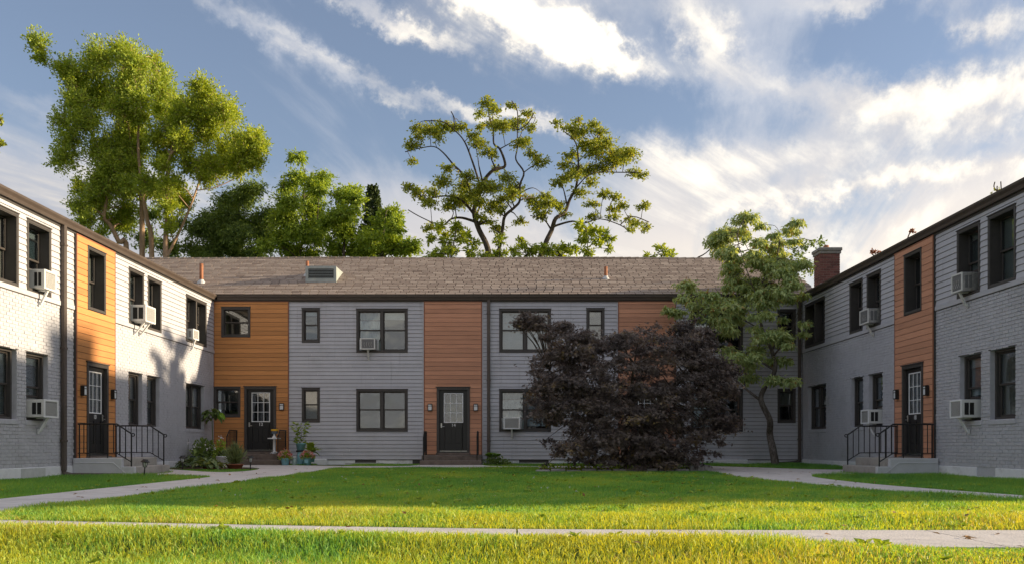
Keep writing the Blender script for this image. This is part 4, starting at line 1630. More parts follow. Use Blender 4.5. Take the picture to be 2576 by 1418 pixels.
def pot(label, x, y, z, r0, r1, h, mat, name='flower_pot', cat='pot', ribs=0, group='flower pots by door 12'):
    t = thing(name, label, cat, (x, y, z), 0, group)
    B = local(t)
    mb = MB()
    mb.lathe([(r0, 0), (r1, h * .86), (r1 + .012, h * .87), (r1 + .014, h), (r1 - .008, h), (r1 - .012, h * .9)], 24)
    mb.build('vessel', mat, t, True, basis=B)
    if ribs:
        mb = MB()
        for k in range(ribs):
            a = 2 * math.pi * k / ribs
            mb.tube([((r0 + .002) * math.cos(a), (r0 + .002) * math.sin(a), .01), ((r1 + .002) * math.cos(a), (r1 + .002) * math.sin(a), h * .86)], .007, 5)
        mb.build('rib', mat, t, basis=B)
    mb = MB(); mb.lathe([(r1 - .012, h * .84), (r1 - .014, h * .88), (.01, h * .9)], 18); mb.build('soil', M['soil'], t, basis=B)
    return t


M['bluepot'] = m_plain('pale blue glazed pot', (0.22, 0.46, 0.54), 0.35, 0.08, 12)
M['whitepot'] = m_plain('white ribbed pot', (0.68, 0.68, 0.69), 0.5, 0.05)
M['terracotta'] = m_plain('terracotta', (0.33, 0.11, 0.065), 0.8, 0.15, 10)
M['navy'] = m_plain('navy glazed pot', (0.02, 0.03, 0.10), 0.3, 0.1)
M['greenglass'] = m_plain('grey green jar', (0.25, 0.34, 0.33), 0.2, 0.1)
M['yellow'] = m_plain('yellow plastic', (0.75, 0.42, 0.02), 0.4, 0.05)
M['slate'] = m_plain('slate blue plastic', (0.09, 0.12, 0.15), 0.45, 0.1)

PY = 26.15
g0 = gz(PY)
pot('blue pot of pink flowers next to the brown steps', -6.45, PY, g0, .095, .125, .22, M['bluepot'])
bp_ = pot('blue pot of pink flowers with a square badge beside the pale ledge', -5.82, PY, g0 + .02, .10, .115, .22, M['bluepot'])
M['badge'] = m_plain('pale badge', (0.34, 0.55, 0.62), 0.4, 0.05)
mb = MB(); mb.box(-.055, .055, -.122, -.105, .06, .165, .004); bd_ = mb.build('badge', M['bluepot'], bp_, basis=local(bp_))
mb = MB(); mb.tube([(.026 * math.cos(a * .5236), -.123, .112 + .026 * math.sin(a * .5236)) for a in range(13)], .004, 5); mb.build('ring', M['badge'], bd_, basis=local(bp_))
pot('blue pot holding the tall leafy plant on a blue stand', -6.12, PY + .5, g0 + .44, .105, .14, .21, M['bluepot'])
mb = MB()
stand = thing('plant_stand', 'upturned pale blue pot used as a plant stand', 'stand', (-6.12, PY + .5, g0))
mb.lathe([(.13, 0), (.13, .02), (.10, .36), (.10, .40)], 20); mb.build('body', M['bluepot'], stand, True, basis=local(stand))
mb = MB(); mb.lathe([(.125, .40), (.14, .41), (.14, .435), (.125, .44)], 20); mb.build('saucer', M['black'], stand, basis=local(stand))
jar = thing('glass_jar', 'grey green jar between the two low blue pots', 'jar', (-6.18, PY, g0))
mb = MB(); mb.lathe([(.06, 0), (.075, .03), (.07, .16), (.045, .2), (.05, .24)], 16); mb.build('body', M['greenglass'], jar, True, basis=local(jar))
mb = MB(); mb.lathe([(.052, .24), (.052, .27), (.02, .28)], 16); mb.build('lid', M['flash'], jar, basis=local(jar))
can = thing('garden_lantern', 'rusty orange lantern behind the pink flowers beside the railing', 'lantern', (-6.55, PY + .45, g0))
mb = MB(); mb.lathe([(.12, 0), (.13, .04), (.11, .30), (.06, .36), (.05, .42), (.015, .44)], 14); mb.build('body', M['terracotta'], can, basis=local(can))
mb = MB(); mb.tube([(-.05, 0, .42), (-.05, 0, .5), (0, 0, .54), (.05, 0, .5), (.05, 0, .42)], .007, 6); mb.build('handle', M['rust'], can, basis=local(can))

tb = thing('side_table', 'small white pedestal table on the landing at door 12', 'table', (-6.98, 26.98, 0.38))
B = local(tb)
mb = MB(); mb.lathe([(.19, .44), (.195, .45), (.195, .465), (.19, .475)], 24); mb.build('table_top', M['white'], tb, basis=B)
mb = MB(); mb.lathe([(.05, .0), (.04, .08), (.036, .43), (.06, .44)], 14); mb.build('pedestal', M['white'], tb, True, basis=B)
for k in range(3):
    a = k * 2.094 + 2.6
    mb = MB(); mb.tube([(.03 * math.cos(a), .03 * math.sin(a), .06), (.1 * math.cos(a), .1 * math.sin(a), .035), (.17 * math.cos(a), .17 * math.sin(a), .012)], [.024, .02, .013], 8); mb.build('foot', M['white'], tb, basis=B)
fb = thing('bird_feeder', 'slate and yellow box standing on the white pedestal table', 'box', (-6.98, 26.98, 0.38 + .476))
B = local(fb)
mb = MB(); mb.lathe([(.06, 0), (.065, .02), (.03, .06), (.025, .12)], 14); mb.build('foot', M['white'], fb, True, basis=B)
mb = MB(); mb.box(-.06, .09, -.07, .07, .12, .20, .01); mb.build('body', M['slate'], fb, basis=B)
mb = MB(); mb.box(-.075, .105, -.085, .085, .20, .255, .012); mb.build('lid', M['yellow'], fb, basis=B)

BY = 24.2
gb = gz(BY)
pot('white ribbed planter standing in the corner bed', -7.72, BY + .3, gb, .115, .16, .31, M['whitepot'], ribs=22, group=None)
pot('wide terracotta bowl under the feathery bush', -7.0, 23.2, gz(23.2), .15, .21, .13, M['terracotta'], group=None)
pot('low terracotta dish beside the feathery bush', -7.55, 23.0, gz(23), .17, .2, .10, M['terracotta'], group=None)
pot('dark navy pot at the foot of the corner plants', -8.55, 24.9, gz(24.9), .13, .17, .3, M['navy'], group=None)

# stones edging the maple bed
ORD = ('first', 'second', 'third', 'fourth', 'fifth', 'sixth', 'seventh', 'eighth', 'ninth', 'tenth', 'eleventh')


def STONE_LABEL(i, x, y):
    if x > 4.5: return ('near', 'middle', 'far')[i - 11] + ' tall grey block on the dogwood side of the maple bed'
    return ORD[i] + ' low stone from the left along the front of the maple bed'


k = 0
for i, (x, y, rz) in enumerate([(0.75 + .36 * j, 21.35 + .04 * math.sin(j * 2.1), .03 * math.sin(j * 3)) for j in range(11)] + [(4.62, 21.6 + .36 * j, 1.57) for j in range(3)]):
    h = (0.055, 0.075, 0.05, 0.08)[i % 4] if x < 4.2 else 0.15
    mb = MB(); mb.box(-.165, .165, -.09, .09, -.05, h, .02)
    ob = mb.build('edging_stone', M['stone'], None, basis=Matrix.Translation((x, y, gz(y))) @ Matrix.Rotation(rz, 4, 'Z'))
    tag(ob, STONE_LABEL(i, x, y), 'stone', 'edging stones round the maple')

# crown masses (across, up, radius) and limbs (across, up), metres
CL_A = [(-20.75,18.27,0.43),(-20.97,17.91,0.32),(-19.96,17.48,0.54),(-20.32,17.19,0.36),(-19.02,18.27,0.5),(-19.24,17.76,0.5),(-18.01,18.7,0.65),(-17.51,18.27,0.65),(-16.93,18.77,0.43),(-16.71,18.2,0.54),(-18.3,17.76,0.65),(-17.58,17.48,0.72),(-16.71,17.48,0.65),(-19.6,16.83,0.65),(-18.95,16.97,0.58),(-20.32,16.47,0.36),(-16.42,16.61,0.72),(-15.78,16.68,0.65),(-15.42,16.54,0.4),(-17.36,16.61,0.65),(-18.15,16.32,0.58),(-19.81,15.96,0.5),(-19.24,15.75,0.58),(-17.94,15.75,0.65),(-17.36,15.6,0.58),(-19.96,15.03,0.43),(-19.02,14.88,0.65),(-18.3,14.88,0.65),(-17.36,14.88,0.65),(-19.6,14.16,0.58),(-18.73,14.02,0.72),(-17.79,14.16,0.72),(-17.07,14.3,0.5),(-19.81,13.3,0.58),(-18.95,13.15,0.72),(-18.01,13.15,0.72),(-17.29,13.22,0.58),(-20.17,12.65,0.43),(-19.38,12.36,0.65),(-18.52,12.43,0.65),(-17.65,12.43,0.65),(-19.02,11.71,0.58),(-18.15,11.71,0.58),(-19.52,11.35,0.5),(-18.8,11.06,0.5),(-18.23,10.92,0.43),(-16.35,15.89,0.58),(-16.71,15.31,0.5),(-16.79,12.5,0.5),(-16.35,12.86,0.58),(-16.06,12.14,0.5),(-17.07,12.21,0.43),(-19.09,10.7,0.43),(-19.6,10.77,0.29)]
TR_A = [[(-16.93,9.13),(-16.97,11.78),(-17.07,12.86),(-17.36,14.3),(-17.65,16.11),(-17.79,17.91)],[(-16.24,9.13),(-16.35,10.7),(-16.53,11.78),(-16.79,13.58),(-16.79,15.03),(-16.64,16.47),(-16.79,17.91)],[(-17.65,9.13),(-17.94,9.91),(-18.37,10.7),(-18.59,11.06),(-18.44,12.14),(-18.52,12.86),(-19.02,14.3),(-19.6,16.11),(-20.46,17.55)]]
CL_B = [(-13.43,16.09,0.49),(-13.78,15.74,0.56),(-13.15,15.74,0.56),(-12.66,15.46,0.56),(-14.2,15.39,0.42),(-13.85,15.1,0.63),(-13.15,14.96,0.7),(-12.45,14.96,0.56),(-14.7,14.96,0.56),(-15.4,14.96,0.56),(-15.54,14.4,0.56),(-14.91,14.4,0.49),(-13.5,14.33,0.63),(-12.8,14.26,0.7),(-12.23,14.33,0.49),(-15.96,14.33,0.49),(-15.75,13.63,0.49),(-14.2,13.84,0.49),(-13.5,13.56,0.63),(-12.66,13.56,0.63),(-14.56,13.28,0.49),(-13.99,12.92,0.56),(-13.29,12.92,0.56),(-11.46,14.4,0.35),(-11.25,13.98,0.49),(-11.67,13.42,0.56),(-11.04,13.56,0.35),(-11.18,12.99,0.42),(-12.09,12.92,0.49),(-15.12,12.71,0.42),(-15.26,11.87,0.56),(-14.84,11.87,0.42),(-15.19,11.16,0.49),(-15.12,10.32,0.35),(-14.77,12.22,0.35),(-11.46,14.75,0.21)]
TR_B = [[(-15.47,8.93),(-15.47,10.46),(-15.51,12.22),(-15.33,13.42),(-14.77,13.91),(-13.85,14.33),(-13.57,14.68),(-13.36,15.88)],[(-14.84,9.05),(-14.63,10.81),(-14.13,12.5),(-13.92,13.28),(-13.78,14.68)],[(-14.13,12.15),(-13.5,12.29),(-12.8,12.71),(-12.23,13.13),(-11.67,13.7)]]
CL_D1 = [(-13.28,12.95,0.68),(-13.96,12.7,0.68),(-12.86,12.7,0.51),(-12.43,13.04,0.51),(-14.47,11.93,0.76),(-13.62,11.68,0.85),(-12.69,11.85,0.76),(-11.93,11.93,0.68),(-14.89,11.09,0.68),(-14.05,10.66,0.76),(-13.03,10.66,0.68),(-12.1,11.0,0.68),(-15.23,10.15,0.59),(-14.39,9.9,0.59),(-13.37,9.9,0.51),(-12.35,9.9,0.51),(-15.23,12.02,0.51)]
TR_D1 = [[(-13.37,8.8),(-13.37,9.64),(-13.45,11.09),(-13.37,12.53)],[(-13.37,9.64),(-12.6,10.66),(-12.35,12.36)],[(-13.37,9.64),(-14.22,10.66),(-14.47,11.85)]]
CL_D2 = [(-9.83,13.83,0.41),(-10.16,13.34,0.5),(-9.42,13.5,0.5),(-8.75,13.17,0.41),(-10.58,12.92,0.5),(-9.83,12.75,0.58),(-9.17,12.67,0.5),(-11.07,12.42,0.41),(-9.58,12.01,0.66),(-10.16,11.76,0.66),(-10.58,11.26,0.66),(-9.58,11.26,0.75),(-9.91,10.6,0.66),(-10.83,10.43,0.66),(-10.41,9.85,0.58),(-9.25,10.43,0.58),(-11.24,9.77,0.5),(-9.58,9.77,0.5),(-8.84,12.42,0.33)]
TR_D2 = [[(-10.04,8.61),(-10.04,9.44),(-9.95,10.43),(-9.83,12.92),(-9.83,13.83)],[(-10.0,10.02),(-9.25,10.85),(-9.08,12.51)],[(-10.0,10.02),(-10.74,11.01),(-10.58,12.75)]]
CL_D3 = [(-7.25,12.31,0.4),(-7.66,11.99,0.49),(-7.09,11.74,0.49),(-7.82,11.34,0.57),(-7.33,11.01,0.57),(-8.14,10.77,0.57),(-7.58,10.29,0.57),(-8.22,9.8,0.57),(-7.33,9.64,0.49)]
TR_D3 = [[(-7.66,8.42),(-7.58,10.21),(-7.42,11.82)]]
CL_D5 = [(-5.63,11.5,0.49),(-5.96,11.01,0.57),(-5.31,10.93,0.4),(-5.8,10.37,0.57),(-5.23,10.45,0.4),(-6.28,9.88,0.57),(-5.47,9.8,0.57),(-4.82,9.64,0.49),(-4.42,9.64,0.4),(-6.69,10.37,0.57),(-6.77,9.64,0.49)]
TR_D5 = [[(-5.88,8.42),(-5.88,9.8),(-5.71,11.34)]]
TR_D4 = [[(-6.72,8.7),(-6.67,13.32)]]
CL_E1 = [(-1.0,15.4,0.35),(-0.77,15.17,0.35),(-1.4,15.4,0.26),(-0.65,14.77,0.29),(-1.34,14.65,0.26),(-1.63,14.36,0.26),(-1.69,14.07,0.23),(-0.42,14.25,0.41),(-0.3,14.13,0.29),(-2.56,14.94,0.29),(-3.43,14.65,0.41),(-3.95,14.3,0.35),(-2.96,14.65,0.41),(-2.15,14.71,0.29),(-4.24,13.55,0.35),(-3.43,14.01,0.35),(-4.41,13.32,0.23),(-3.95,13.84,0.23),(-3.08,13.78,0.23),(0.16,14.71,0.35),(0.68,14.88,0.26),(0.04,15.11,0.23),(0.91,14.59,0.26),(0.39,14.53,0.23),(0.62,14.25,0.26),(-1.34,13.55,0.35),(-0.88,13.38,0.35),(-0.65,13.15,0.23),(0.39,13.49,0.35),(1.09,13.38,0.23),(0.85,13.55,0.23),(1.26,12.74,0.35),(-2.62,12.34,0.29),(-2.15,12.22,0.41),(-1.81,11.99,0.35),(-2.85,11.87,0.41),(-3.49,12.05,0.35),(-4.12,11.82,0.35),(-4.3,11.53,0.29),(-3.77,11.47,0.29),(-2.15,11.64,0.52),(-1.63,11.53,0.46),(-1.06,11.64,0.46),(-0.65,11.76,0.35),(-2.5,11.29,0.41),(-0.77,11.24,0.46),(-0.19,12.22,0.35),(0.1,11.99,0.41),(-0.3,11.53,0.35),(0.1,11.24,0.35),(0.85,11.64,0.35),(1.32,11.47,0.41),(1.49,11.76,0.29),(-1.34,10.89,0.35),(-1.06,10.54,0.29),(-3.43,10.89,0.29),(-2.79,11.01,0.29),(-3.66,10.43,0.29),(-0.42,10.72,0.23),(-0.65,10.14,0.29),(0.39,10.48,0.29),(-1.34,10.43,0.23),(-2.96,10.08,0.29)]
TR_E1 = [[(-0.94,8.05),(-0.97,8.98),(-1.11,9.5),(-1.4,10.08),(-1.6,10.72),(-1.55,11.18),(-1.34,11.7),(-1.17,12.22),(-0.77,12.63),(-0.3,12.8),(-0.27,13.03),(-0.48,13.55),(-0.74,13.78),(-0.77,14.53),(-0.94,15.0),(-1.0,15.46)],[(-0.94,8.75),(-0.53,9.15),(-0.36,10.02),(-0.25,10.54),(0.16,10.89),(0.39,11.18),(0.39,11.76),(0.56,12.28),(0.22,12.8),(0.28,13.26),(0.28,13.96),(0.28,14.65),(0.04,15.11)],[(-1.34,11.87),(-1.63,12.8),(-1.98,13.61),(-2.44,14.13),(-2.91,14.36),(-3.66,14.3)],[(-1.55,11.24),(-2.04,12.28),(-2.5,12.8),(-2.91,13.26),(-3.31,13.49),(-3.89,13.44),(-4.53,13.2)],[(-1.63,10.43),(-2.15,10.63),(-2.62,10.6),(-3.08,10.37),(-3.95,10.72),(-4.58,11.12)],[(-1.6,10.72),(-2.15,11.29),(-2.85,11.47),(-3.66,11.29),(-4.24,11.64)],[(-1.29,12.1),(-1.4,12.91),(-1.46,13.38)],[(0.28,13.96),(0.68,14.13),(0.97,14.53)],[(-0.48,13.55),(0.04,13.84),(0.39,14.01)],[(0.56,12.28),(0.91,12.57),(1.26,12.74)],[(-2.39,14.13),(-2.39,14.53),(-2.56,14.94)]]
CL_E2 = [(2.9,14.76,0.26),(2.04,14.36,0.23),(2.56,14.07,0.34),(2.9,14.36,0.29),(3.01,13.85,0.34),(3.47,14.07,0.31),(3.93,14.07,0.34),(3.76,13.79,0.29),(2.67,13.5,0.34),(3.13,13.45,0.34),(3.59,13.5,0.34),(2.39,12.82,0.29),(2.67,12.65,0.34),(3.07,12.82,0.4),(3.59,13.05,0.46),(4.1,13.28,0.4),(4.61,13.22,0.46),(4.96,13.33,0.34),(4.39,12.88,0.46),(4.96,12.88,0.4),(3.93,12.7,0.4),(3.41,12.53,0.34),(5.41,12.59,0.29),(5.7,12.36,0.23),(2.04,11.96,0.29),(2.44,12.36,0.29),(2.67,11.96,0.29),(2.96,11.56,0.34),(3.41,11.73,0.29),(3.59,11.33,0.29),(4.04,11.45,0.29),(4.5,11.33,0.26),(4.5,10.93,0.29),(4.79,10.88,0.26),(1.99,11.05,0.34),(1.59,10.82,0.34),(1.3,10.65,0.34),(2.33,10.65,0.23),(3.59,10.59,0.29),(5.7,10.82,0.29),(6.04,10.3,0.23),(5.53,10.3,0.26),(5.24,10.59,0.23),(4.39,10.53,0.23),(5.07,9.73,0.23),(2.1,11.22,0.23)]
TR_E2 = [[(1.24,7.96),(1.47,9.22),(1.76,9.9),(1.93,10.36),(2.33,10.7),(2.56,11.28),(2.79,11.68),(2.9,12.36),(2.9,13.33),(2.73,13.79),(2.33,14.13)],[(2.79,11.68),(3.24,12.13),(3.81,12.42),(4.61,12.48),(5.53,12.42)],[(1.81,10.08),(2.1,10.19),(2.67,10.28),(3.13,10.19),(3.87,10.42),(4.73,10.13),(5.13,9.85)],[(4.73,10.13),(5.24,10.53),(6.04,10.36)],[(1.79,9.96),(1.7,10.02),(1.41,10.36),(0.84,10.48)],[(2.9,12.88),(3.41,13.33),(3.81,13.96)],[(2.9,13.33),(2.96,13.9),(2.9,14.7)],[(2.44,11.05),(2.27,11.73),(2.1,11.96)]]
CL_E3 = [(-2.96,9.67,0.33),(-2.3,9.84,0.39),(-1.85,9.67,0.28),(-3.35,9.33,0.28),(-2.74,9.22,0.39),(-2.07,9.39,0.33),(-1.63,9.28,0.33),(-3.08,8.78,0.39),(-2.52,8.83,0.39),(-3.3,8.61,0.28),(-1.74,8.78,0.33),(-1.29,8.72,0.28)]
TR_E3 = [[(-2.52,7.78),(-2.46,8.72),(-2.3,9.67)]]
CL_E4 = [(-0.4,9.5,0.22),(-0.51,9.11,0.28),(-0.68,8.72,0.33),(-0.29,8.78,0.22)]
TR_E4 = [[(-0.46,7.78),(-0.46,8.72),(-0.43,9.39)]]
CL_E5 = [(0.38,9.39,0.17),(0.49,9.06,0.28),(0.21,8.72,0.33),(0.82,8.78,0.39),(1.38,8.83,0.39)]
TR_E5 = [[(0.66,7.78),(0.66,8.56),(0.43,9.28)]]
CL_E8 = [(2.05,8.94,0.33),(1.99,8.67,0.33),(2.44,8.83,0.28),(1.66,8.72,0.28)]
TR_E8 = [[(2.05,7.78),(2.05,8.56),(2.1,8.89)]]
CL_E6 = [(3.16,9.72,0.33),(2.83,9.78,0.28),(3.5,9.5,0.33),(3.05,9.28,0.33),(3.94,9.39,0.33),(3.66,9.06,0.33),(2.72,9.0,0.28),(3.16,8.72,0.33),(4.16,9.22,0.22),(4.05,8.83,0.22)]
TR_E6 = [[(3.22,7.78),(3.27,8.72),(3.16,9.61)]]
CL_E7 = [(6.28,9.0,0.22),(5.95,8.67,0.28),(6.5,8.78,0.28),(6.89,8.83,0.22)]
TR_E7 = [[(6.45,7.78),(6.45,8.44),(6.39,8.89)]]
CL_F = [(6.67,7.09,0.31),(6.3,6.91,0.34),(6.76,6.91,0.24),(7.13,6.94,0.18),(6.03,6.61,0.28),(6.21,6.73,0.28),(6.43,6.67,0.15),(8.23,6.88,0.18),(7.86,6.76,0.21),(7.74,6.64,0.15),(7.13,6.51,0.18),(7.34,6.45,0.18),(7.8,6.51,0.24),(8.08,6.42,0.15),(6.18,6.24,0.28),(6.43,6.24,0.12),(7.56,6.27,0.24),(7.89,6.24,0.24),(7.19,6.24,0.21),(7.01,6.3,0.18),(6.06,5.99,0.18),(6.43,5.99,0.24),(6.73,5.96,0.21),(7.5,5.99,0.34),(7.8,5.96,0.24),(8.2,5.99,0.24),(8.38,5.87,0.18),(6.12,5.66,0.18),(6.49,5.75,0.28),(6.88,5.78,0.24),(7.28,5.72,0.37),(7.65,5.72,0.28),(8.11,5.69,0.24),(6.43,5.47,0.18),(6.73,5.41,0.24),(7.1,5.41,0.34),(7.5,5.41,0.28),(7.8,5.44,0.18),(6.33,5.26,0.21),(6.67,5.17,0.24),(6.98,5.17,0.31),(7.34,5.17,0.31),(7.71,5.17,0.21),(4.9,5.11,0.24),(5.2,5.17,0.15),(4.96,4.89,0.21),(5.51,4.89,0.24),(5.81,4.95,0.24),(6.12,4.92,0.21),(6.58,4.89,0.24),(6.98,4.89,0.28),(7.44,4.89,0.24),(7.8,5.05,0.21),(8.11,4.92,0.24),(8.41,4.92,0.15),(4.68,4.65,0.18),(4.9,4.56,0.21),(5.14,4.62,0.18),(5.57,4.74,0.24),(5.94,4.68,0.24),(6.3,4.71,0.28),(6.67,4.65,0.28),(7.04,4.62,0.28),(7.34,4.65,0.18),(5.36,4.4,0.21),(5.66,4.47,0.21),(6.03,4.47,0.24),(6.43,4.4,0.24),(6.73,4.37,0.21),(5.81,4.22,0.24),(6.18,4.25,0.24),(6.73,4.22,0.18),(7.04,4.25,0.18),(6.0,3.98,0.24),(6.3,3.95,0.21),(6.82,3.91,0.18),(7.74,4.25,0.15),(7.95,4.01,0.21),(8.2,4.04,0.15),(7.68,3.85,0.18),(7.95,3.79,0.24),(8.26,3.79,0.15),(7.1,3.7,0.28),(7.4,3.73,0.24),(7.74,3.64,0.21),(6.88,3.58,0.21),(6.3,3.39,0.24),(6.61,3.3,0.28),(6.92,3.36,0.24),(7.28,3.43,0.21),(7.62,3.39,0.18),(6.43,3.15,0.21),(6.73,3.09,0.21),(7.47,3.06,0.21),(7.8,3.06,0.18)]
TR_F = [[(7.49,0.07),(7.45,0.56),(7.45,0.96),(7.36,1.36),(7.12,1.91),(7.25,2.29),(7.48,2.75),(7.42,3.32),(7.19,3.9),(7.07,4.48),(7.19,5.29),(7.54,5.86),(7.65,6.56)],[(7.12,1.91),(6.84,2.11),(6.55,2.4),(6.21,2.69),(5.86,3.56),(5.46,4.36)],[(7.42,3.32),(7.77,3.79),(8.11,3.9)],[(7.19,3.9),(6.61,4.31),(5.92,4.71)],[(7.1,4.59),(6.73,5.4),(6.38,6.44),(6.5,6.9)],[(7.48,2.75),(6.96,3.09),(6.55,3.21)]]
MP_OUT = [[(0.02,3.64),(0.33,3.92),(0.74,3.81),(0.99,3.95),(1.05,3.61),(1.33,3.64),(1.6,3.4),(1.88,3.33),(2.22,3.33),(2.43,3.61),(2.84,3.47),(3.19,3.33),(3.46,3.54),(3.6,3.33),(3.84,3.57),(4.18,3.74),(4.56,3.78),(4.84,3.43),(5.11,3.02),(5.32,2.82),(5.59,2.61),(5.59,2.26),(5.46,1.92),(5.32,1.71),(4.98,1.61),(5.18,1.37),(5.53,1.34),(5.49,1.16),(5.25,0.96),(4.98,0.85),(5.11,0.54),(4.91,0.34),(4.53,0.51),(4.49,0.17),(4.22,0.03),(3.43,-0.01),(2.91,-0.01),(2.43,0.2),(1.98,0.17),(1.54,0.24),(1.05,0.1),(0.81,0.1),(0.92,0.41),(0.54,0.48),(0.78,0.75),(1.26,0.89),(1.6,1.1),(1.33,1.16),(0.78,1.16),(0.43,1.37),(0.57,1.54),(0.33,1.71),(0.43,1.92),(0.61,2.09),(0.3,2.44),(0.5,2.54),(0.57,2.78),(0.47,2.85),(0.92,2.95),(0.85,3.16),(0.68,3.23),(0.95,3.37),(0.74,3.47),(0.43,3.5),(0.16,3.54)]]

# ================================================================== vegetation
def norm(a):
    return a / np.maximum(np.linalg.norm(a, axis=-1, keepdims=True), 1e-9)


LEAF = {
    'oval': (np.array([(0, 0, 0), (.5, .30, .06), (1, 0, -.06), (.5, -.30, .06)]), [(0, 1, 2), (0, 2, 3)]),
    'long': (np.array([(0, 0, 0), (.35, .17, .05), (.35, -.17, .05), (.72, .13, -.03), (.72, -.13, -.03), (1, 0, -.2)]), [(0, 1, 2), (1, 3, 2), (2, 3, 4), (3, 5, 4)]),
    'needle': (np.array([(0, -.06, 0), (0, .06, 0), (1, 0, 0)]), [(0, 1, 2)]),
}


def star_leaf():
    v = [(0.30, 0, 0)]
    lobes = [(-118, .55), (-62, .82), (0, 1.0), (62, .82), (118, .55)]
    pts = []
    for k, (a, r) in enumerate(lobes):
        pts.append((.3 + .7 * r * math.cos(R(a)), .7 * r * math.sin(R(a)), -.1 * r))
        if k < 4:
            m = (a + lobes[k + 1][0]) / 2
            pts.append((.3 + .24 * math.cos(R(m)), .24 * math.sin(R(m)), .03))
    v += pts
    n = len(pts)
    return np.array(v), [(0, k, k + 1) for k in range(1, n)]


def hosta_leaf():
    v, f = [], []
    for k, (x, w, z) in enumerate([(0, .02, 0), (.18, .20, .10), (.42, .27, .13), (.7, .19, .06), (.9, .08, -.05), (1, .0, -.12)]):
        v += [(x, -w, z + .05 * (w > .1)), (x, 0, z - .02), (x, w, z + .05 * (w > .1))]
        if k:
            b = 3 * k
            f += [(b - 3, b - 2, b), (b - 2, b + 1, b), (b - 2, b - 1, b + 1), (b - 1, b + 2, b + 1)]
    return np.array(v), f


LEAF['star'] = star_leaf()
LEAF['hosta'] = hosta_leaf()


def leaf_arrays(P, A, N, S, kind):
    """place the leaf template at P, pointing along A, facing N, size S"""
    tv, tf = LEAF[kind]
    tf = np.array(tf)
    A = norm(A)
    B = norm(np.cross(N, A))
    C = np.cross(A, B)
    V = P[:, None, :] + S[:, None, None] * (tv[None, :, 0:1] * A[:, None, :] + tv[None, :, 1:2] * B[:, None, :] + tv[None, :, 2:3] * C[:, None, :])
    n, k = V.shape[0], V.shape[1]
    F = (np.arange(n) * k)[:, None, None] + tf[None]
    return V.reshape(-1, 3), F.reshape(-1, 3), len(tf)


def crown_mesh(name, P, A, N, S, tone, kind, mat, parent):
    V, F, m = leaf_arrays(P, A, N, S, kind)
    me = np_mesh(name, V, F, mat, np.repeat(tone, m))
    return attach(bpy.data.objects.new(name, me), parent)


def sprays(c, r, twigs, per, droop=0.25, up=0.6, flat=0.75, shell=0.35, spread=0.8):
    """leaves along twigs that fan out from the centre of a foliage mass"""
    d = norm(rng.normal(size=(twigs, 3)))
    d[:, 2] *= flat
    f = rng.uniform(0.45, 1.25, size=(twigs, 1))
    end = d * r * f
    end[:, 2] -= droop * 0.15 * r * f[:, 0]
    t = rng.uniform(shell, 1.0, size=(twigs, per, 1))
    P = c + end[:, None, :] * t + rng.normal(size=(twigs, per, 3)) * r * 0.085
    A = end[:, None, :] / r + rng.normal(size=(twigs, per, 3)) * spread
    A[..., 2] -= droop
    N = rng.normal(size=(twigs, per, 3)) * 0.7
    N[..., 2] += up
    tone = np.clip(rng.normal(0.5, 0.16, size=(twigs, 1)) + rng.normal(0, 0.17, size=(twigs, per)), 0, 1)
    return P.reshape(-1, 3), norm(A.reshape(-1, 3)), norm(N.reshape(-1, 3)), tone.ravel(), end + c


def smooth_path(pts, n=5):
    out = []
    P = [np.array(p, float) for p in pts]
    for k in range(len(P) - 1):
        p0, p1, p2, p3 = P[max(k - 1, 0)], P[k], P[k + 1], P[min(k + 2, len(P) - 1)]
        for t in np.linspace(0, 1, n, endpoint=False):
            out.append(0.5 * ((2 * p1) + (-p0 + p2) * t + (2 * p0 - 5 * p1 + 4 * p2 - p3) * t * t + (-p0 + 3 * p1 - 3 * p2 + p3) * t ** 3))
    out.append(P[-1])
    return out


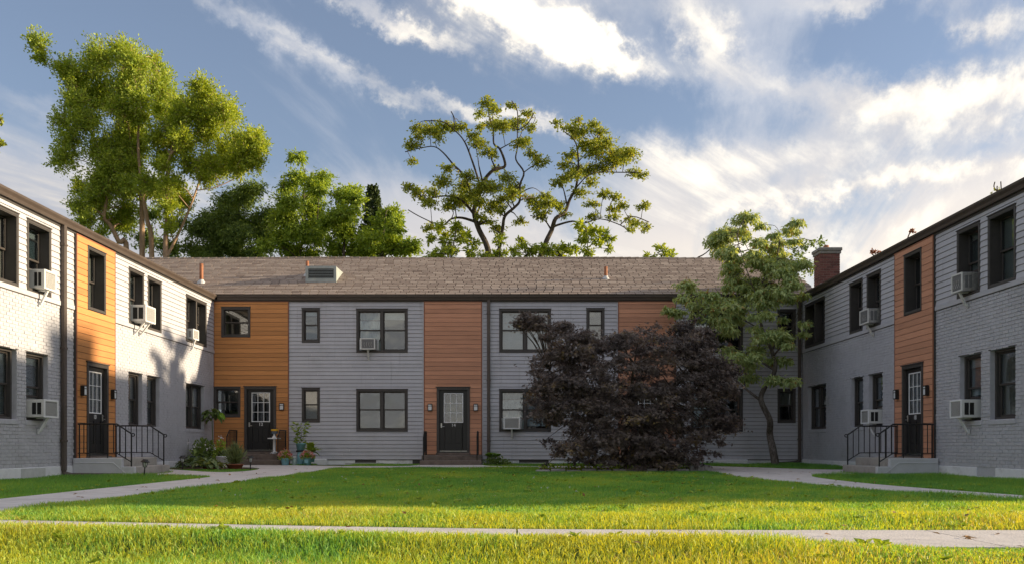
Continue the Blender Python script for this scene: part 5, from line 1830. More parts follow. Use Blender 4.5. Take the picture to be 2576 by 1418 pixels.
def tree(label, Y, limbs, masses, leaf=0.15, dens=1.0, r0=0.16, mats=('bark', 'leafA'), kind='oval', depth=1.0, droop=0.25, flat=0.75, name='broadleaf_tree', group='trees behind the buildings',
         dY=None, twig_leaf=11, up=0.6, tip=0.02, wood_twigs=2, shell=0.3, sep=0.0, cat='tree'):
    """limbs: plan-less paths (across, up); masses: (across, up, radius). Depth is spread round Y."""
    base = limbs[0][0]
    t = thing(name, label, cat, (base[0], Y, 0), 0, group)
    mb = MB()
    nodes = []
    lead = 0
    for i, path in enumerate(limbs):
        if i == 0 or path[0][1] <= limbs[0][0][1] + .01:
            y0 = Y + (0 if i == 0 else rng.uniform(-.8, .8))
            pts = [np.array((path[0][0], y0, -0.2))]
            run = 0.0
            for p in path:
                pts.append(np.array((p[0], y0 + rng.normal() * .12, p[1])))
            ra = r0 * (1.0 if i == 0 else 0.9)
        else:
            q = np.array((path[0][0], 0, path[0][1]))
            j = min(range(len(nodes)), key=lambda k: (nodes[k][0][0] - q[0]) ** 2 + (nodes[k][0][2] - q[2]) ** 2)
            y0 = nodes[j][0][1]
            slope = rng.uniform(-.55, .55) * depth
            pts = [nodes[j][0]]
            run = 0
            for a, p in zip(path, path[1:]):
                run += math.hypot(p[0] - a[0], p[1] - a[1])
                pts.append(np.array((p[0], y0 + slope * run + rng.normal() * .08, p[1])))
            ra = nodes[j][1] * 0.62
        sp = smooth_path(pts, 4)
        n = len(sp)
        z0 = sp[0][2]
        rad = [max(tip, ra * (1 - 0.9 * (k / (n - 1)) ** 0.85)) for k in range(n)]
        mb.tube([tuple(p) for p in sp], rad, 9)
        nodes += list(zip(sp, rad))
    PP, AA, NN, TT = [], [], [], []
    tw = MB()
    for (x, z, r) in masses:
        # depth: masses near the tree's axis sit anywhere in the crown, outer ones near the axis plane
        yy = Y + rng.uniform(-1, 1) * (dY if dY is not None else 1.6) * depth
        j = min(range(len(nodes)), key=lambda k: (nodes[k][0][0] - x) ** 2 + (nodes[k][0][2] - (z - 0.5 * r)) ** 2 + 0.15 * (nodes[k][0][1] - yy) ** 2 + (3 if nodes[k][0][2] > z + .3 else 0))
        a = nodes[j][0]
        c = np.array((x, yy, z))
        mid = (a + c) / 2 + np.array((rng.normal() * .1, rng.normal() * .1, 0.12 * np.linalg.norm(c - a)))
        sp = smooth_path([a, mid, c], 4)
        rr = min(nodes[j][1] * .6, .06)
        mb.tube([tuple(p) for p in sp], [max(tip * .6, rr * (1 - .8 * k / (len(sp) - 1))) for k in range(len(sp))], 6)
        nt = max(6, int(dens * 46 * (r / 0.7) ** 2))
        P, A, N, T, ends = sprays(c, r, nt, twig_leaf, droop, up, flat, shell)
        PP.append(P); AA.append(A); NN.append(N); TT.append(T)
        for e in ends[:max(3, nt // 4) * wood_twigs // 2]:
            mb.tube([tuple(c), tuple((c + e) / 2 + rng.normal(size=3) * .04 * r), tuple(e)], [tip * .5, tip * .4, tip * .2], 3, False)
    mb.build('trunk', M[mats[0]], t, True)
    P = np.concatenate(PP)
    if len(P):
        S = leaf * rng.uniform(0.65, 1.25, size=len(P))
        crown_mesh('crown', P, np.concatenate(AA), np.concatenate(NN), S, np.concatenate(TT), kind, M[mats[1]], t)
    return t


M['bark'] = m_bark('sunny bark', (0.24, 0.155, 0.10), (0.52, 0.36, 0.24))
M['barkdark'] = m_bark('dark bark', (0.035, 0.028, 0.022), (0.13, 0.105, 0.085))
M['barkdog'] = m_bark('dogwood bark', (0.045, 0.036, 0.03), (0.22, 0.19, 0.165), 14)
M['leafA'] = m_leaf('sunny maple leaves', (0.17, 0.27, 0.045), (0.46, 0.54, 0.08), 0.38)
M['leafB'] = m_leaf('yellow green leaves', (0.17, 0.26, 0.036), (0.47, 0.54, 0.065), 0.40)
M['leafD'] = m_leaf('dark green leaves', (0.09, 0.15, 0.055), (0.24, 0.33, 0.09), 0.30)
M['leafL'] = m_leaf('fresh green leaves', (0.14, 0.24, 0.04), (0.4, 0.5, 0.07), 0.38)
M['leafE'] = m_leaf('locust leaves', (0.15, 0.21, 0.034), (0.44, 0.48, 0.065), 0.36, alt=(0.42, 0.33, 0.06))
M['leafF'] = m_leaf('dogwood leaves', (0.23, 0.34, 0.14), (0.54, 0.63, 0.29), 0.36, tcol=(1.5, 1.25, 0.45), alt=(0.34, 0.18, 0.05))
M['leafM'] = m_leaf('purple maple leaves', (0.066, 0.054, 0.052), (0.27, 0.222, 0.195), 0.2, tcol=(1.25, 0.9, 0.7), alt=(0.27, 0.20, 0.08), rough=0.36)
M['leafR'] = m_leaf('russet leaves', (0.14, 0.04, 0.02), (0.28, 0.09, 0.03), 0.3)
M['conifer'] = m_leaf('conifer needles', (0.05, 0.085, 0.045), (0.12, 0.16, 0.075), 0.15)
M['hosta'] = m_leaf('hosta leaves', (0.05, 0.09, 0.035), (0.17, 0.23, 0.09), 0.25, alt=(0.4, 0.42, 0.2))
M['fern'] = m_leaf('bright fern', (0.10, 0.22, 0.02), (0.24, 0.42, 0.04), 0.35)
M['herb'] = m_leaf('grey green herb', (0.10, 0.145, 0.055), (0.26, 0.31, 0.15), 0.25)
M['pink'] = m_leaf('pink petals', (0.50, 0.05, 0.08), (0.75, 0.42, 0.38), 0.3, tcol=(1.2, .8, .8), alt=(0.8, 0.6, 0.5))
M['whiteflower'] = m_leaf('white petals', (0.7, 0.66, 0.7), (0.85, 0.83, 0.85), 0.3, tcol=(1, 1, 1))

tree('tallest sunlit tree with bare trunks rising over the sunlit wing', 42, TR_A, [(x, z, r * 1.3) for x, z, r in CL_A] + [(-20.5, 17.9, .6), (-20.1, 17.55, .65), (-19.5, 17.2, .7)], 0.115, 3.3, 0.16, ('bark', 'leafA'), up=.15, dY=2.0, droop=-.35, flat=1.0)
tree('sunlit tree with a long bough leaning over the roof, beside the tallest tree', 41, TR_B, [(x, z, r * 1.3) for x, z, r in CL_B], 0.115, 3.3, 0.14, ('bark', 'leafB'), up=.15, dY=1.7, droop=-.35, flat=1.0)
tree('shadowy undergrowth tree between the bare sunlit trunks', 46, [[(-16.2, 4.0), (-16.1, 8.5), (-16.0, 10.6)], [(-16.1, 8.2), (-18.2, 10.6)], [(-16.1, 8.3), (-14.0, 10.6)]], [(-18.6, 11.2, .9), (-17.2, 10.6, .9), (-15.9, 10.4, .8), (-15.0, 11.2, .8), (-19.6, 12.0, .8), (-18.0, 12.2, .7), (-16.4, 11.6, .7), (-13.9, 10.7, .9), (-13.2, 11.6, .7)], 0.14, 1.5, .1, ('barkdark', 'leafD'), dY=.8)
tree('dark drooping tree directly right of the sunlit trunks', 45, TR_D1, [(x, z, r * 1.25) for x, z, r in CL_D1], 0.17, 2.6, 0.10, ('barkdark', 'leafD'), 'long', droop=.55, dY=1.6)
tree('dark tree with a pointed top above the louvred roof vent', 43.5, TR_D2, [(x, z, r * 1.25) for x, z, r in CL_D2], 0.16, 2.6, 0.10, ('barkdark', 'leafL'), 'long', droop=.5, dY=1.6)
tree('bushy fresh green tree between the pointed tree and the conifer', 42, TR_D3, [(x, z, r * 1.25) for x, z, r in CL_D3], 0.14, 3.0, 0.10, ('barkdark', 'leafL'), dY=1.2)
tree('round green tree right of the conifer tip', 42, TR_D5, [(x, z, r * 1.25) for x, z, r in CL_D5], 0.14, 3.0, 0.10, ('barkdark', 'leafL'), dY=1.2)
tree('airy locust tree with wide crooked limbs above the middle of the roof', 40, TR_E1, [(x, z, r * 1.38) for x, z, r in CL_E1], 0.11, 2.3, 0.16, ('barkdark', 'leafE'), 'oval', dY=1.6, flat=.55, twig_leaf=9, depth=.9, tip=.022)
tree('slimmer airy locust leaning right above the middle of the roof', 39.5, TR_E2, [(x, z, r * 1.38) for x, z, r in CL_E2], 0.11, 2.3, 0.14, ('barkdark', 'leafE'), 'oval', dY=1.4, flat=.55, twig_leaf=9, depth=.9, tip=.022)
for n_, lab in (('E3', 'low bright shrub at the roof ridge under the wide locust'), ('E4', 'small bright shrub at the foot of the wide locust trunk'), ('E5', 'bright yellow shrub at the ridge between the two locusts'),
                ('E8', 'small green shrub at the foot of the slimmer locust'), ('E6', 'bright green sapling on the ridge right of the slimmer locust'), ('E7', 'small round green treetop above the ridge near the dogwood')):
    tree(lab, 38.5, globals()['TR_' + n_], globals()['CL_' + n_], 0.17, 1.9, 0.05, ('barkdark', 'leafB'), 'long', dY=.7, name='tall_shrub', group='shrubs behind the roof ridge', cat='shrub')

# conifer tip between the green trees
(cxx, _), (_, ctop) = TR_D4[0]
t = thing('conifer_tree', 'dark conifer tip among the green trees above the roof', 'tree', (cxx, 44.5, 0), 0, 'trees behind the buildings')
mb = MB(); mb.tube([(cxx, 44.5, -.2), (cxx, 44.5, ctop * .6), (cxx, 44.5, ctop)], [.16, .09, .015], 8); mb.build('trunk', M['barkdark'], t, True)
PP, AA, NN, TT = [], [], [], []
zz = 7.0
while zz < ctop - .1:
    L = 0.10 + (ctop - zz) * 0.21
    for k in range(9):
        a = rng.uniform(0, 6.283)
        q = np.array((math.cos(a), math.sin(a), rng.uniform(-.15, .25)))
        tt = rng.uniform(.1, 1, size=(70, 1))
        P = np.array((cxx, 44.5, zz)) + q * L * tt + rng.normal(size=(70, 3)) * .045
        PP.append(P); AA.append(q + rng.normal(size=(70, 3)) * .7); NN.append(rng.normal(size=(70, 3))); TT.append(np.clip(rng.normal(.5, .2, 70), 0, 1))
    zz += 0.19
P = np.concatenate(PP)
crown_mesh('crown', P, np.concatenate(AA), np.concatenate(NN), rng.uniform(.1, .2, len(P)), np.concatenate(TT), 'oval', M['conifer'], t)

# treetops that only just show
tree('leafy bough reaching into the frame above the sunlit wing', 30, [[(-18.6, 7.0), (-18.4, 9.0), (-17.8, 10.6), (-16.9, 11.2)], [(-18.4, 9.0), (-17.4, 9.9), (-16.9, 10.55)]],
     [(-17.3, 11.05, .38), (-16.75, 11.3, .26), (-16.9, 10.35, .2), (-16.62, 10.5, .16), (-18.2, 11.2, .8), (-18.3, 10.2, .8), (-19.2, 10.8, 1.0)], 0.12, 1.0, .12, ('bark', 'leafE'), dY=.4, group=None)
tree('twiggy leafless treetop above the gutter of the shaded wing', 30, [[(16.2, 5.0), (16.1, 8.0), (16.05, 9.25)], [(16.1, 8.4), (15.85, 8.9), (15.75, 9.0)], [(16.1, 8.6), (16.3, 9.0), (16.42, 9.15)], [(16.08, 8.8), (15.95, 9.1), (15.97, 9.3)]],
     [(16.0, 9.0, .16), (15.8, 8.85, .1)], 0.06, .3, .05, ('barkdark', 'leafE'), dY=.1, group=None, tip=.018)
tree('red leaf tips of a sapling just above the shaded wing gutter', 29.8, [[(12.6, 4.0), (12.2, 6.2), (11.8, 6.9)], [(12.3, 6.0), (12.9, 7.0), (13.1, 7.6)]],
     [(11.75, 6.92, .12), (11.95, 6.85, .14), (13.1, 7.6, .09)], 0.07, .8, .05, ('barkdark', 'leafR'), dY=.1, group=None)
tree('bare grey branch with a few leaves between the roof ridge and the dogwood', 36, [[(6.6, 5.0), (7.1, 7.6), (7.7, 8.2), (8.3, 8.75)], [(7.2, 7.7), (8.4, 8.3), (9.3, 8.75)], [(8.4, 8.3), (8.9, 8.2), (9.4, 8.3)]],
     [(8.0, 8.1, .35), (8.5, 8.3, .35), (9.2, 8.6, .4), (8.4, 7.7, .35), (9.8, 8.2, .5), (9.4, 8.9, .3), (11.3, 8.2, .6), (11.6, 7.6, .6), (11.9, 8.5, .5)], 0.13, .55, .07, ('barkdark', 'leafD'), dY=.6, group=None)

# ------------------------------------------------------------------ dogwood in front of the far corner
tree('dogwood with tiered drooping leaves and a forked trunk at the shaded corner', 26.0, TR_F, [(x, z, r * 1.35) for x, z, r in CL_F] + [(6.9, 2.6, .35), (7.3, 2.5, .35), (6.6, 2.9, .4), (7.7, 2.4, .3), (6.2, 3.1, .35)], 0.125, 4.8, 0.13, ('barkdog', 'leafF'), 'long', depth=1.0,
     droop=1.0, flat=0.42, name='dogwood_tree', group=None, dY=1.0, twig_leaf=10, up=1.2, tip=.012, wood_twigs=2, shell=.15)


# ------------------------------------------------------------------ purple maple
def in_poly(px, py, poly):
    poly = np.asarray(poly, float)
    x0, y0 = poly[:, 0], poly[:, 1]
    x1, y1 = np.roll(x0, -1), np.roll(y0, -1)
    c = ((y0[:, None] > py) != (y1[:, None] > py))
    with np.errstate(divide='ignore', invalid='ignore'):
        xi = (x1 - x0)[:, None] * (py - y0[:, None]) / (y1 - y0)[:, None] + x0[:, None]
    return (np.sum(c & (px < xi), axis=0) % 2).astype(bool)


def purple_maple():
    Y0 = 22.6
    poly = MP_OUT[0]
    t = thing('maple_shrub', 'big dark purple maple spreading over the lawn in front of the facade', 'tree', (2.75, Y0, 0))
    mb = MB()
    nodes = []
    for k in range(7):
        a = 2 * math.pi * k / 7 + .3
        p = [np.array((2.75 + .1 * math.cos(a), Y0 + .1 * math.sin(a), -.1)), np.array((2.75 + .35 * math.cos(a), Y0 + .3 * math.sin(a), .7)),
             np.array((2.75 + 1.0 * math.cos(a), Y0 + .8 * math.sin(a), 1.6)), np.array((2.75 + 1.8 * math.cos(a), Y0 + 1.2 * math.sin(a), 2.5))]
        sp = smooth_path(p, 5)
        rad = [.10 * (1 - .8 * q / (len(sp) - 1)) for q in range(len(sp))]
        mb.tube([tuple(q) for q in sp], rad, 7)
        nodes += sp
    C = []
    P0 = np.array(poly)
    while len(C) < 520:
        x = rng.uniform(0, 5.6); z = rng.uniform(0.02, 3.95)
        if not in_poly(np.array([x]), np.array([z]), poly)[0]: continue
        if z < 0.6 and rng.random() < .25: continue
        e = ((x - 2.8) / 2.95) ** 2 + ((z - 1.5) / 2.7) ** 2
        hd = 2.0 * math.sqrt(max(0.02, 1 - e))
        s = -1 if rng.random() < .68 else 1
        y = Y0 + hd * s * rng.uniform(.55, 1.0) if rng.random() < .82 else Y0 + hd * rng.uniform(-1, 1)
        C.append((x, y, z))
    PP, AA, NN, TT = [], [], [], []
    for x, y, z in C:
        c = np.array((x, y, z))
        r = rng.uniform(.26, .50)
        P, A, N, T, ends = sprays(c, r, 20, 6, 0.6, 1.0, .30, .12, 0.6)
        out = norm(np.array((x - 2.75, (y - Y0) * 1.2, 0.15)))
        A = norm(A + out * .5)
        N = norm(N + out * .35)
        keep = in_poly(P[:, 0], P[:, 2], poly) | (rng.random(len(P)) < .12)
        PP.append(P[keep]); AA.append(A[keep]); NN.append(N[keep]); TT.append(np.clip(T[keep] * .85 + rng.normal(0, .22), 0, 1))
        if rng.random() < .5:
            j = min(range(len(nodes)), key=lambda k: np.sum((nodes[k] - c) ** 2))
            mb.tube([tuple(nodes[j]), tuple((nodes[j] + c) / 2 + np.array((0, 0, .1))), tuple(c)], [.02, .014, .006], 4)
    mb.build('trunk', M['barkdark'], t, True)
    P = np.concatenate(PP)
    crown_mesh('crown', P, np.concatenate(AA), np.concatenate(NN), rng.uniform(.065, .115, len(P)), np.concatenate(TT), 'star', M['leafM'], t)


purple_maple()


# ------------------------------------------------------------------ bed and pot plants
def plant(name, label, cat, loc, parts, group=None):
    """parts: (part name, kind, material, P, A, N, S, tone)"""
    t = thing(name, label, cat, loc, 0, group)
    for nm, kind, mat, P, A, N, S, tn in parts:
        o = crown_mesh(nm, P + np.array(loc), A, N, S, tn, kind, M[mat], t)
        if nm == 'blooms': o['kind'] = 'stuff'
    return t


def tn(n, m=.5, s=.22):
    return np.clip(rng.normal(m, s, n), 0, 1)


def rosette(n, size, spread=.25, lift=.12, tilt=.5):
    a = rng.uniform(0, 6.283, n)
    rr = spread * np.sqrt(rng.uniform(0, 1, n))
    P = np.stack([rr * np.cos(a), rr * np.sin(a), lift * (1.3 - rr / spread) + rng.uniform(0, .06, n)], 1)
    A = np.stack([np.cos(a), np.sin(a), tilt * rng.uniform(-.4, 1.0, n)], 1)
    N = np.stack([-.3 * np.cos(a), -.3 * np.sin(a), np.ones(n)], 1)
    return P, A, N, size * rng.uniform(.7, 1.2, n)


def stems(t, pts, mat='herb', r=.005):
    mb = MB()
    for p in pts:
        mb.tube(p, r, 5)
    mb.build('stem', M[mat], t)


for (x, y, lab, sz, mean) in ((-7.95, 22.9, 'dark green hosta next to the pale foundation wall', .24, .35), (-7.45, 22.55, 'pale edged hosta in the middle of the corner bed', .24, .75), (-8.35, 24.0, 'hosta with white flower stalks against the grey brick', .24, .4)):
    P, A, N, S = rosette(46, sz, .26, .17)
    parts = [('leaves', 'hosta', 'hosta', P, A, N, S, tn(46, mean, .15))]
    t = plant('hosta_plant', lab, 'plant', (x, y, gz(y)), parts, 'hostas in the corner bed')
    if 'flower' in lab:
        st = []
        FP = []
        for k in range(5):
            a = (x - .1 + .14 * k, y + rng.uniform(-.1, .1), gz(y))
            b = (a[0] + rng.uniform(-.08, .08), a[1], rng.uniform(.62, .8))
            st.append([a, ((a[0] + b[0]) / 2, a[1], .45), b])
            for q in range(7):
                FP.append((b[0] + rng.normal() * .025, b[1] + rng.normal() * .025, b[2] - .03 * q * .7))
        stems(t, st)
        FP = np.array(FP)
        crown_mesh('flowers', FP, rng.normal(size=FP.shape) + np.array((0, 0, -.4)), rng.normal(size=FP.shape), np.full(len(FP), .055), tn(len(FP)), 'oval', M['whiteflower'], t)

# feathery bush
n = 2600
a = rng.uniform(0, 6.283, n); el = np.abs(rng.normal(0, .42, n)); L = rng.uniform(.25, .68, n) * (1 - .25 * el)
dirs = np.stack([np.sin(el) * np.cos(a), np.sin(el) * np.sin(a), np.cos(el)], 1)
P = dirs * (L * rng.uniform(.15, .8, n))[:, None]
plant('herb_bush', 'feathery grey green bush growing in the terracotta bowl', 'bush', (-7.0, 23.2, gz(23.2) + .11), [('leaves', 'needle', 'herb', P, dirs + rng.normal(size=(n, 3)) * .25, rng.normal(size=(n, 3)), rng.uniform(.08, .2, n), tn(n))])
n = 500
a = rng.uniform(0, 6.283, n); el = np.abs(rng.normal(0, .7, n))
dirs = np.stack([np.sin(el) * np.cos(a), np.sin(el) * np.sin(a), np.cos(el)], 1)
plant('herb_bush', 'small trailing herb in the low terracotta dish', 'herb', (-7.55, 23.0, gz(23) + .09), [('leaves', 'oval', 'hosta', dirs * rng.uniform(.02, .2, (n, 1)), dirs + rng.normal(size=(n, 3)) * .5, rng.normal(size=(n, 3)), rng.uniform(.03, .06, n), tn(n, .4))])

# leafy standard in the corner: a bare stem with a mop of big leaves
loc = (-8.72, 26.7, gz(26.7))
P, A, N, S = rosette(60, .26, .16, .05, .4)
P[:, 2] += 1.42 + rng.uniform(-.12, .12, 60)
A[:, 2] -= .45
t = plant('potted_tree', 'tall bare stemmed plant with a mop of drooping leaves in the corner', 'plant', loc, [('leaves', 'hosta', 'leafD', P, A, N, S, tn(60, .4))])
stems(t, [[(loc[0], loc[1], loc[2]), (loc[0] + .02, loc[1], .7), (loc[0] - .01, loc[1], 1.55)]], 'herb', .012)
crown_mesh('new_leaves', np.array([(loc[0] + .2, loc[1] - .05, 1.58), (loc[0] + .24, loc[1] - .05, 1.57)]), np.array([(.3, -.2, -.8), (.7, -.2, -.7)]), np.array([(.3, -1, .2), (.2, -1, .3)]), np.array([.26, .25]), np.array([.8, .9]), 'hosta', M['fern'], t)

# dark shrub and flowering stems behind the hostas
n = 900
d_ = norm(rng.normal(size=(n, 3))); rad = rng.uniform(.3, 1, (n, 1))
P = d_ * rad * np.array((.30, .25, .36)) + np.array((0, 0, .42))
plant('corner_shrub', 'dark leafy shrub in the corner under the tall plant', 'shrub', (-8.5, 25.3, gz(25.3)), [('leaves', 'oval', 'leafD', P, d_ + rng.normal(size=(n, 3)) * .6, rng.normal(size=(n, 3)) + np.array((0, 0, .8)), rng.uniform(.06, .11, n), tn(n))])
n = 420
d_ = norm(rng.normal(size=(n, 3)))
P = d_ * rng.uniform(.2, 1, (n, 1)) * np.array((.2, .2, .34)) + np.array((0, 0, .4))
t = plant('flowering_plant', 'leggy plant with a single pale pink bloom before the orange cladding', 'plant', (-8.02, 25.2, gz(25.2)), [('leaves', 'oval', 'leafL', P, d_ + rng.normal(size=(n, 3)) * .6, rng.normal(size=(n, 3)) + np.array((0, 0, .8)), rng.uniform(.05, .1, n), tn(n, .4))])
stems(t, [[(-8.02, 25.2, .04), (-8.0, 25.2, .5), (-7.98, 25.2, .83)]], 'herb', .006)
q = rng.normal(size=(14, 3)) * .03 + np.array((-7.98, 25.2, .83))
crown_mesh('bloom', q, rng.normal(size=(14, 3)), rng.normal(size=(14, 3)), np.full(14, .06), tn(14, .8), 'oval', M['whiteflower'], t)
P, A, N, S = rosette(30, .16, .08, .05, 1.6)
plant('pot_plant', 'small bushy plant in the white ribbed planter', 'plant', (-7.72, BY + .3, gb + .29), [('leaves', 'hosta', 'hosta', P, A, N, S, tn(30, .5))])
P, A, N, S = rosette(40, .2, .1, .05, 1.4)
plant('pot_plant', 'strappy dark plant in the navy pot', 'plant', (-8.55, 24.9, gz(24.9) + .28), [('leaves', 'long', 'leafD', P, A, N, S * 1.3, tn(40, .5))])


def flower_bush(label, loc, w, h, n=520, nf=60):
    d_ = norm(rng.normal(size=(n, 3))); d_[:, 2] = np.abs(d_[:, 2])
    P = d_ * rng.uniform(.25, 1, (n, 1)) * np.array((w, w, h))
    f = norm(rng.normal(size=(nf, 3))); f[:, 2] = np.abs(f[:, 2]) * .8 + .25
    FP = np.repeat(f * np.array((w, w, h)) * 1.02, 6, 0) + rng.normal(size=(nf * 6, 3)) * .012
    plant('flowering_plant', label, 'flowers', loc, [
        ('leaves', 'oval', 'leafL', P, d_ + rng.normal(size=(n, 3)) * .5, rng.normal(size=(n, 3)) + np.array((0, 0, .7)), rng.uniform(.04, .07, n), tn(n, .4)),
        ('blooms', 'oval', 'pink', FP, rng.normal(size=FP.shape), rng.normal(size=FP.shape), np.full(len(FP), .042), np.repeat(tn(nf, .6, .35), 6))], 'pink flowers by door 12')


flower_bush('pink and red flowers filling the blue pot next to the brown steps', (-6.45, PY, g0 + .19), .19, .24)
flower_bush('pale pink flowers filling the blue pot beside the pale ledge', (-5.82, PY, g0 + .21), .19, .19)
loc = (-6.12, PY + .5, g0 + .63)
n = 190
a = rng.uniform(0, 6.283, n); zz = rng.uniform(.02, .62, n); rr = rng.uniform(.04, .24, n) * np.where(zz > .3, 1, .6)
P = np.stack([rr * np.cos(a), rr * np.sin(a), zz], 1)
A = np.stack([np.cos(a), np.sin(a), rng.uniform(-.5, .5, n)], 1)
t = plant('pot_plant', 'tall open leafy plant in the raised blue pot', 'plant', loc, [('leaves', 'oval', 'leafL', P, A, np.stack([rng.normal(0, .4, n), rng.normal(0, .4, n), np.ones(n)], 1), rng.uniform(.08, .14, n), tn(n, .35))])
stems(t, [[loc, (loc[0] + .01, loc[1], loc[2] + .3), (loc[0], loc[1], loc[2] + .62)], [(loc[0], loc[1], loc[2] + .1), (loc[0] + .12, loc[1], loc[2] + .25), (loc[0] + .2, loc[1], loc[2] + .22)], [(loc[0], loc[1], loc[2] + .3), (loc[0] - .12, loc[1], loc[2] + .48)]], 'barkdark', .006)
P, A, N, S = rosette(26, .3, .06, .02, 3.0)
pt = pot('blue pot of upright leaves behind the pale pink flowers', -5.82, PY + .45, g0 + .1, .1, .13, .24, M['bluepot'])
plant('pot_plant', 'upright broad leaved plant behind the pale pink flowers', 'plant', (-5.82, PY + .45, g0 + .33), [('leaves', 'hosta', 'leafL', P, A + np.array((0, 0, .8)), N, S, tn(26, .4))])

# fern and low bush by the middle downspout
fx, fy = -0.52, 26.75
PP, AA, NN, SS = [], [], [], []
for k in range(15):
    a = 2 * math.pi * k / 15 + rng.normal() * .15
    L = rng.uniform(.26, .42)
    q = np.linspace(.12, 1, 16)
    for s in (-1, 1):
        px = q * L * .75; pz = .18 + L * (1.15 * q - .75 * q ** 2)
        PP.append(np.stack([px * math.cos(a), px * math.sin(a), pz], 1))
        side = np.array((-math.sin(a) * s, math.cos(a) * s, 0.05))
        AA.append(np.tile(side + np.array((math.cos(a), math.sin(a), .2)) * .45, (16, 1)))
        NN.append(np.tile((0, 0, 1.0), (16, 1)) + rng.normal(size=(16, 3)) * .1)
        SS.append(.13 * np.sin(np.pi * (q * .86 + .1)) + .015)
P, A, N, S = map(np.concatenate, (PP, AA, NN, SS))
plant('fern', 'bright green fern at the foot of the middle downspout', 'fern', (fx, fy, gz(fy)), [('fronds', 'long', 'fern', P, A, N, S, tn(len(P), .6))])
n = 900
d_ = norm(rng.normal(size=(n, 3))); d_[:, 2] = np.abs(d_[:, 2])
plant('low_bush', 'low dark bush under the bright fern', 'bush', (fx + .12, fy - .12, gz(fy)), [('leaves', 'oval', 'leafD', d_ * rng.uniform(.3, 1, (n, 1)) * np.array((.48, .22, .24)), d_ + rng.normal(size=(n, 3)) * .6, rng.normal(size=(n, 3)) + np.array((0, 0, .8)), rng.uniform(.04, .08, n), tn(n, .5))])
n = 700
P = np.stack([rng.uniform(.7, 4.5, n), rng.uniform(21.4, 22.0, n), np.zeros(n)], 1)
P[:, 2] = g(P[:, 1]) + rng.uniform(.0, .16, n)
ob = crown_mesh('ground_cover', P, rng.normal(size=(n, 3)) + np.array((0, -.5, .3)), rng.normal(size=(n, 3)) + np.array((0, 0, .8)), rng.uniform(.04, .10, n), tn(n, .35), 'oval', M['leafL'], None)
tag(ob, 'low green weeds between the stones of the maple bed', 'weeds', kind='stuff')

# ================================================================== grass
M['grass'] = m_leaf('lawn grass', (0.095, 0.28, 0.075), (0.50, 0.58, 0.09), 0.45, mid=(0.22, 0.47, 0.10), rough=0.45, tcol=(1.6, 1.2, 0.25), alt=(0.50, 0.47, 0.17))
M['bedsoil'] = M['soil']


def noise2(x, y, f, seed=0):
    """cheap smooth noise, 0..1"""
    r = np.random.default_rng(seed)
    v = np.zeros_like(x)
    for k in range(6):
        a = r.uniform(0, 6.283); ph = r.uniform(0, 6.283); ff = f * r.uniform(.6, 1.8)
        v += np.sin((x * math.cos(a) + y * math.sin(a)) * ff + ph)
    return np.clip(v / 6 * 0.9 + .5, 0, 1)


BLOCK = [(-20, XL + .03, 0, 30), (XR - .03, 20, 0, 30), (-20, 20, YF - .01, 60), (XL, XL + 1.31, 18.72, 20.65), (XR - 1.32, XR, 18.8, 20.75), (-2.66, -.83, 26.4, 28), (-8.38, -6.66, 26.3, 28), (3.25, 5.0, 26.4, 28),
         (.7, 4.5, 21.3, 24.0), (-6.2, -5.54, 27.5, 28), (5.4, 7.2, 27.5, 28)]


def scatter(x0, x1, y0, y1, per):
    n = int((x1 - x0) * (y1 - y0) * per)
    x = rng.uniform(x0, x1, n); y = rng.uniform(y0, y1, n)
    ok = np.abs(x) < y * 0.60 + 0.35                       # the part the lens takes in, with a margin
    x, y = x[ok], y[ok]
    ok = np.ones(len(x), bool)
    for w in WALKS:
        bb = np.array(w)
        m = (x > bb[:, 0].min()) & (x < bb[:, 0].max()) & (y > bb[:, 1].min()) & (y < bb[:, 1].max())
        if m.any():
            idx = np.where(m)[0]
            ok[idx[in_poly(x[idx], y[idx], w)]] = False
    for a, b, c, d in BLOCK:
        ok &= ~((x > a) & (x < b) & (y > c) & (y < d))
    return x[ok], y[ok]


def blades(x, y, h, w, lean, name, label, segs, tone):
    n = len(x)
    z = g2(x, y)
    a = rng.uniform(0, 6.283, n)
    fa = rng.uniform(0, 6.283, n)
    L = lean * rng.uniform(.2, 1.2, n) * h
    dx, dy = np.cos(a) * L, np.sin(a) * L
    sx, sy = np.cos(fa) * w / 2, np.sin(fa) * w / 2
    if segs == 1:
        V = np.stack([np.stack([x - sx, y - sy, z - .005], 1), np.stack([x + sx, y + sy, z - .005], 1), np.stack([x + dx, y + dy, z + h], 1)], 1)
        F = (np.arange(n) * 3)[:, None] + np.array([[0, 1, 2]])
        T = tone
    else:
        mx, my = x + dx * .35, y + dy * .35
        V = np.stack([np.stack([x - sx, y - sy, z - .005], 1), np.stack([x + sx, y + sy, z - .005], 1),
                      np.stack([mx - sx * .8, my - sy * .8, z + h * .6], 1), np.stack([mx + sx * .8, my + sy * .8, z + h * .6], 1),
                      np.stack([x + dx, y + dy, z + h * (1 - .25 * np.minimum(1, L / h))], 1)], 1)
        F = ((np.arange(n) * 5)[:, None, None] + np.array([(0, 1, 3), (0, 3, 2), (2, 3, 4)])[None]).reshape(-1, 3)
        T = np.repeat(tone, 3)
    me = np_mesh(name, V.reshape(-1, 3), F, M['grass'], T)
    o = attach(bpy.data.objects.new(name, me), None)
    tag(o, label, 'grass', kind='stuff')


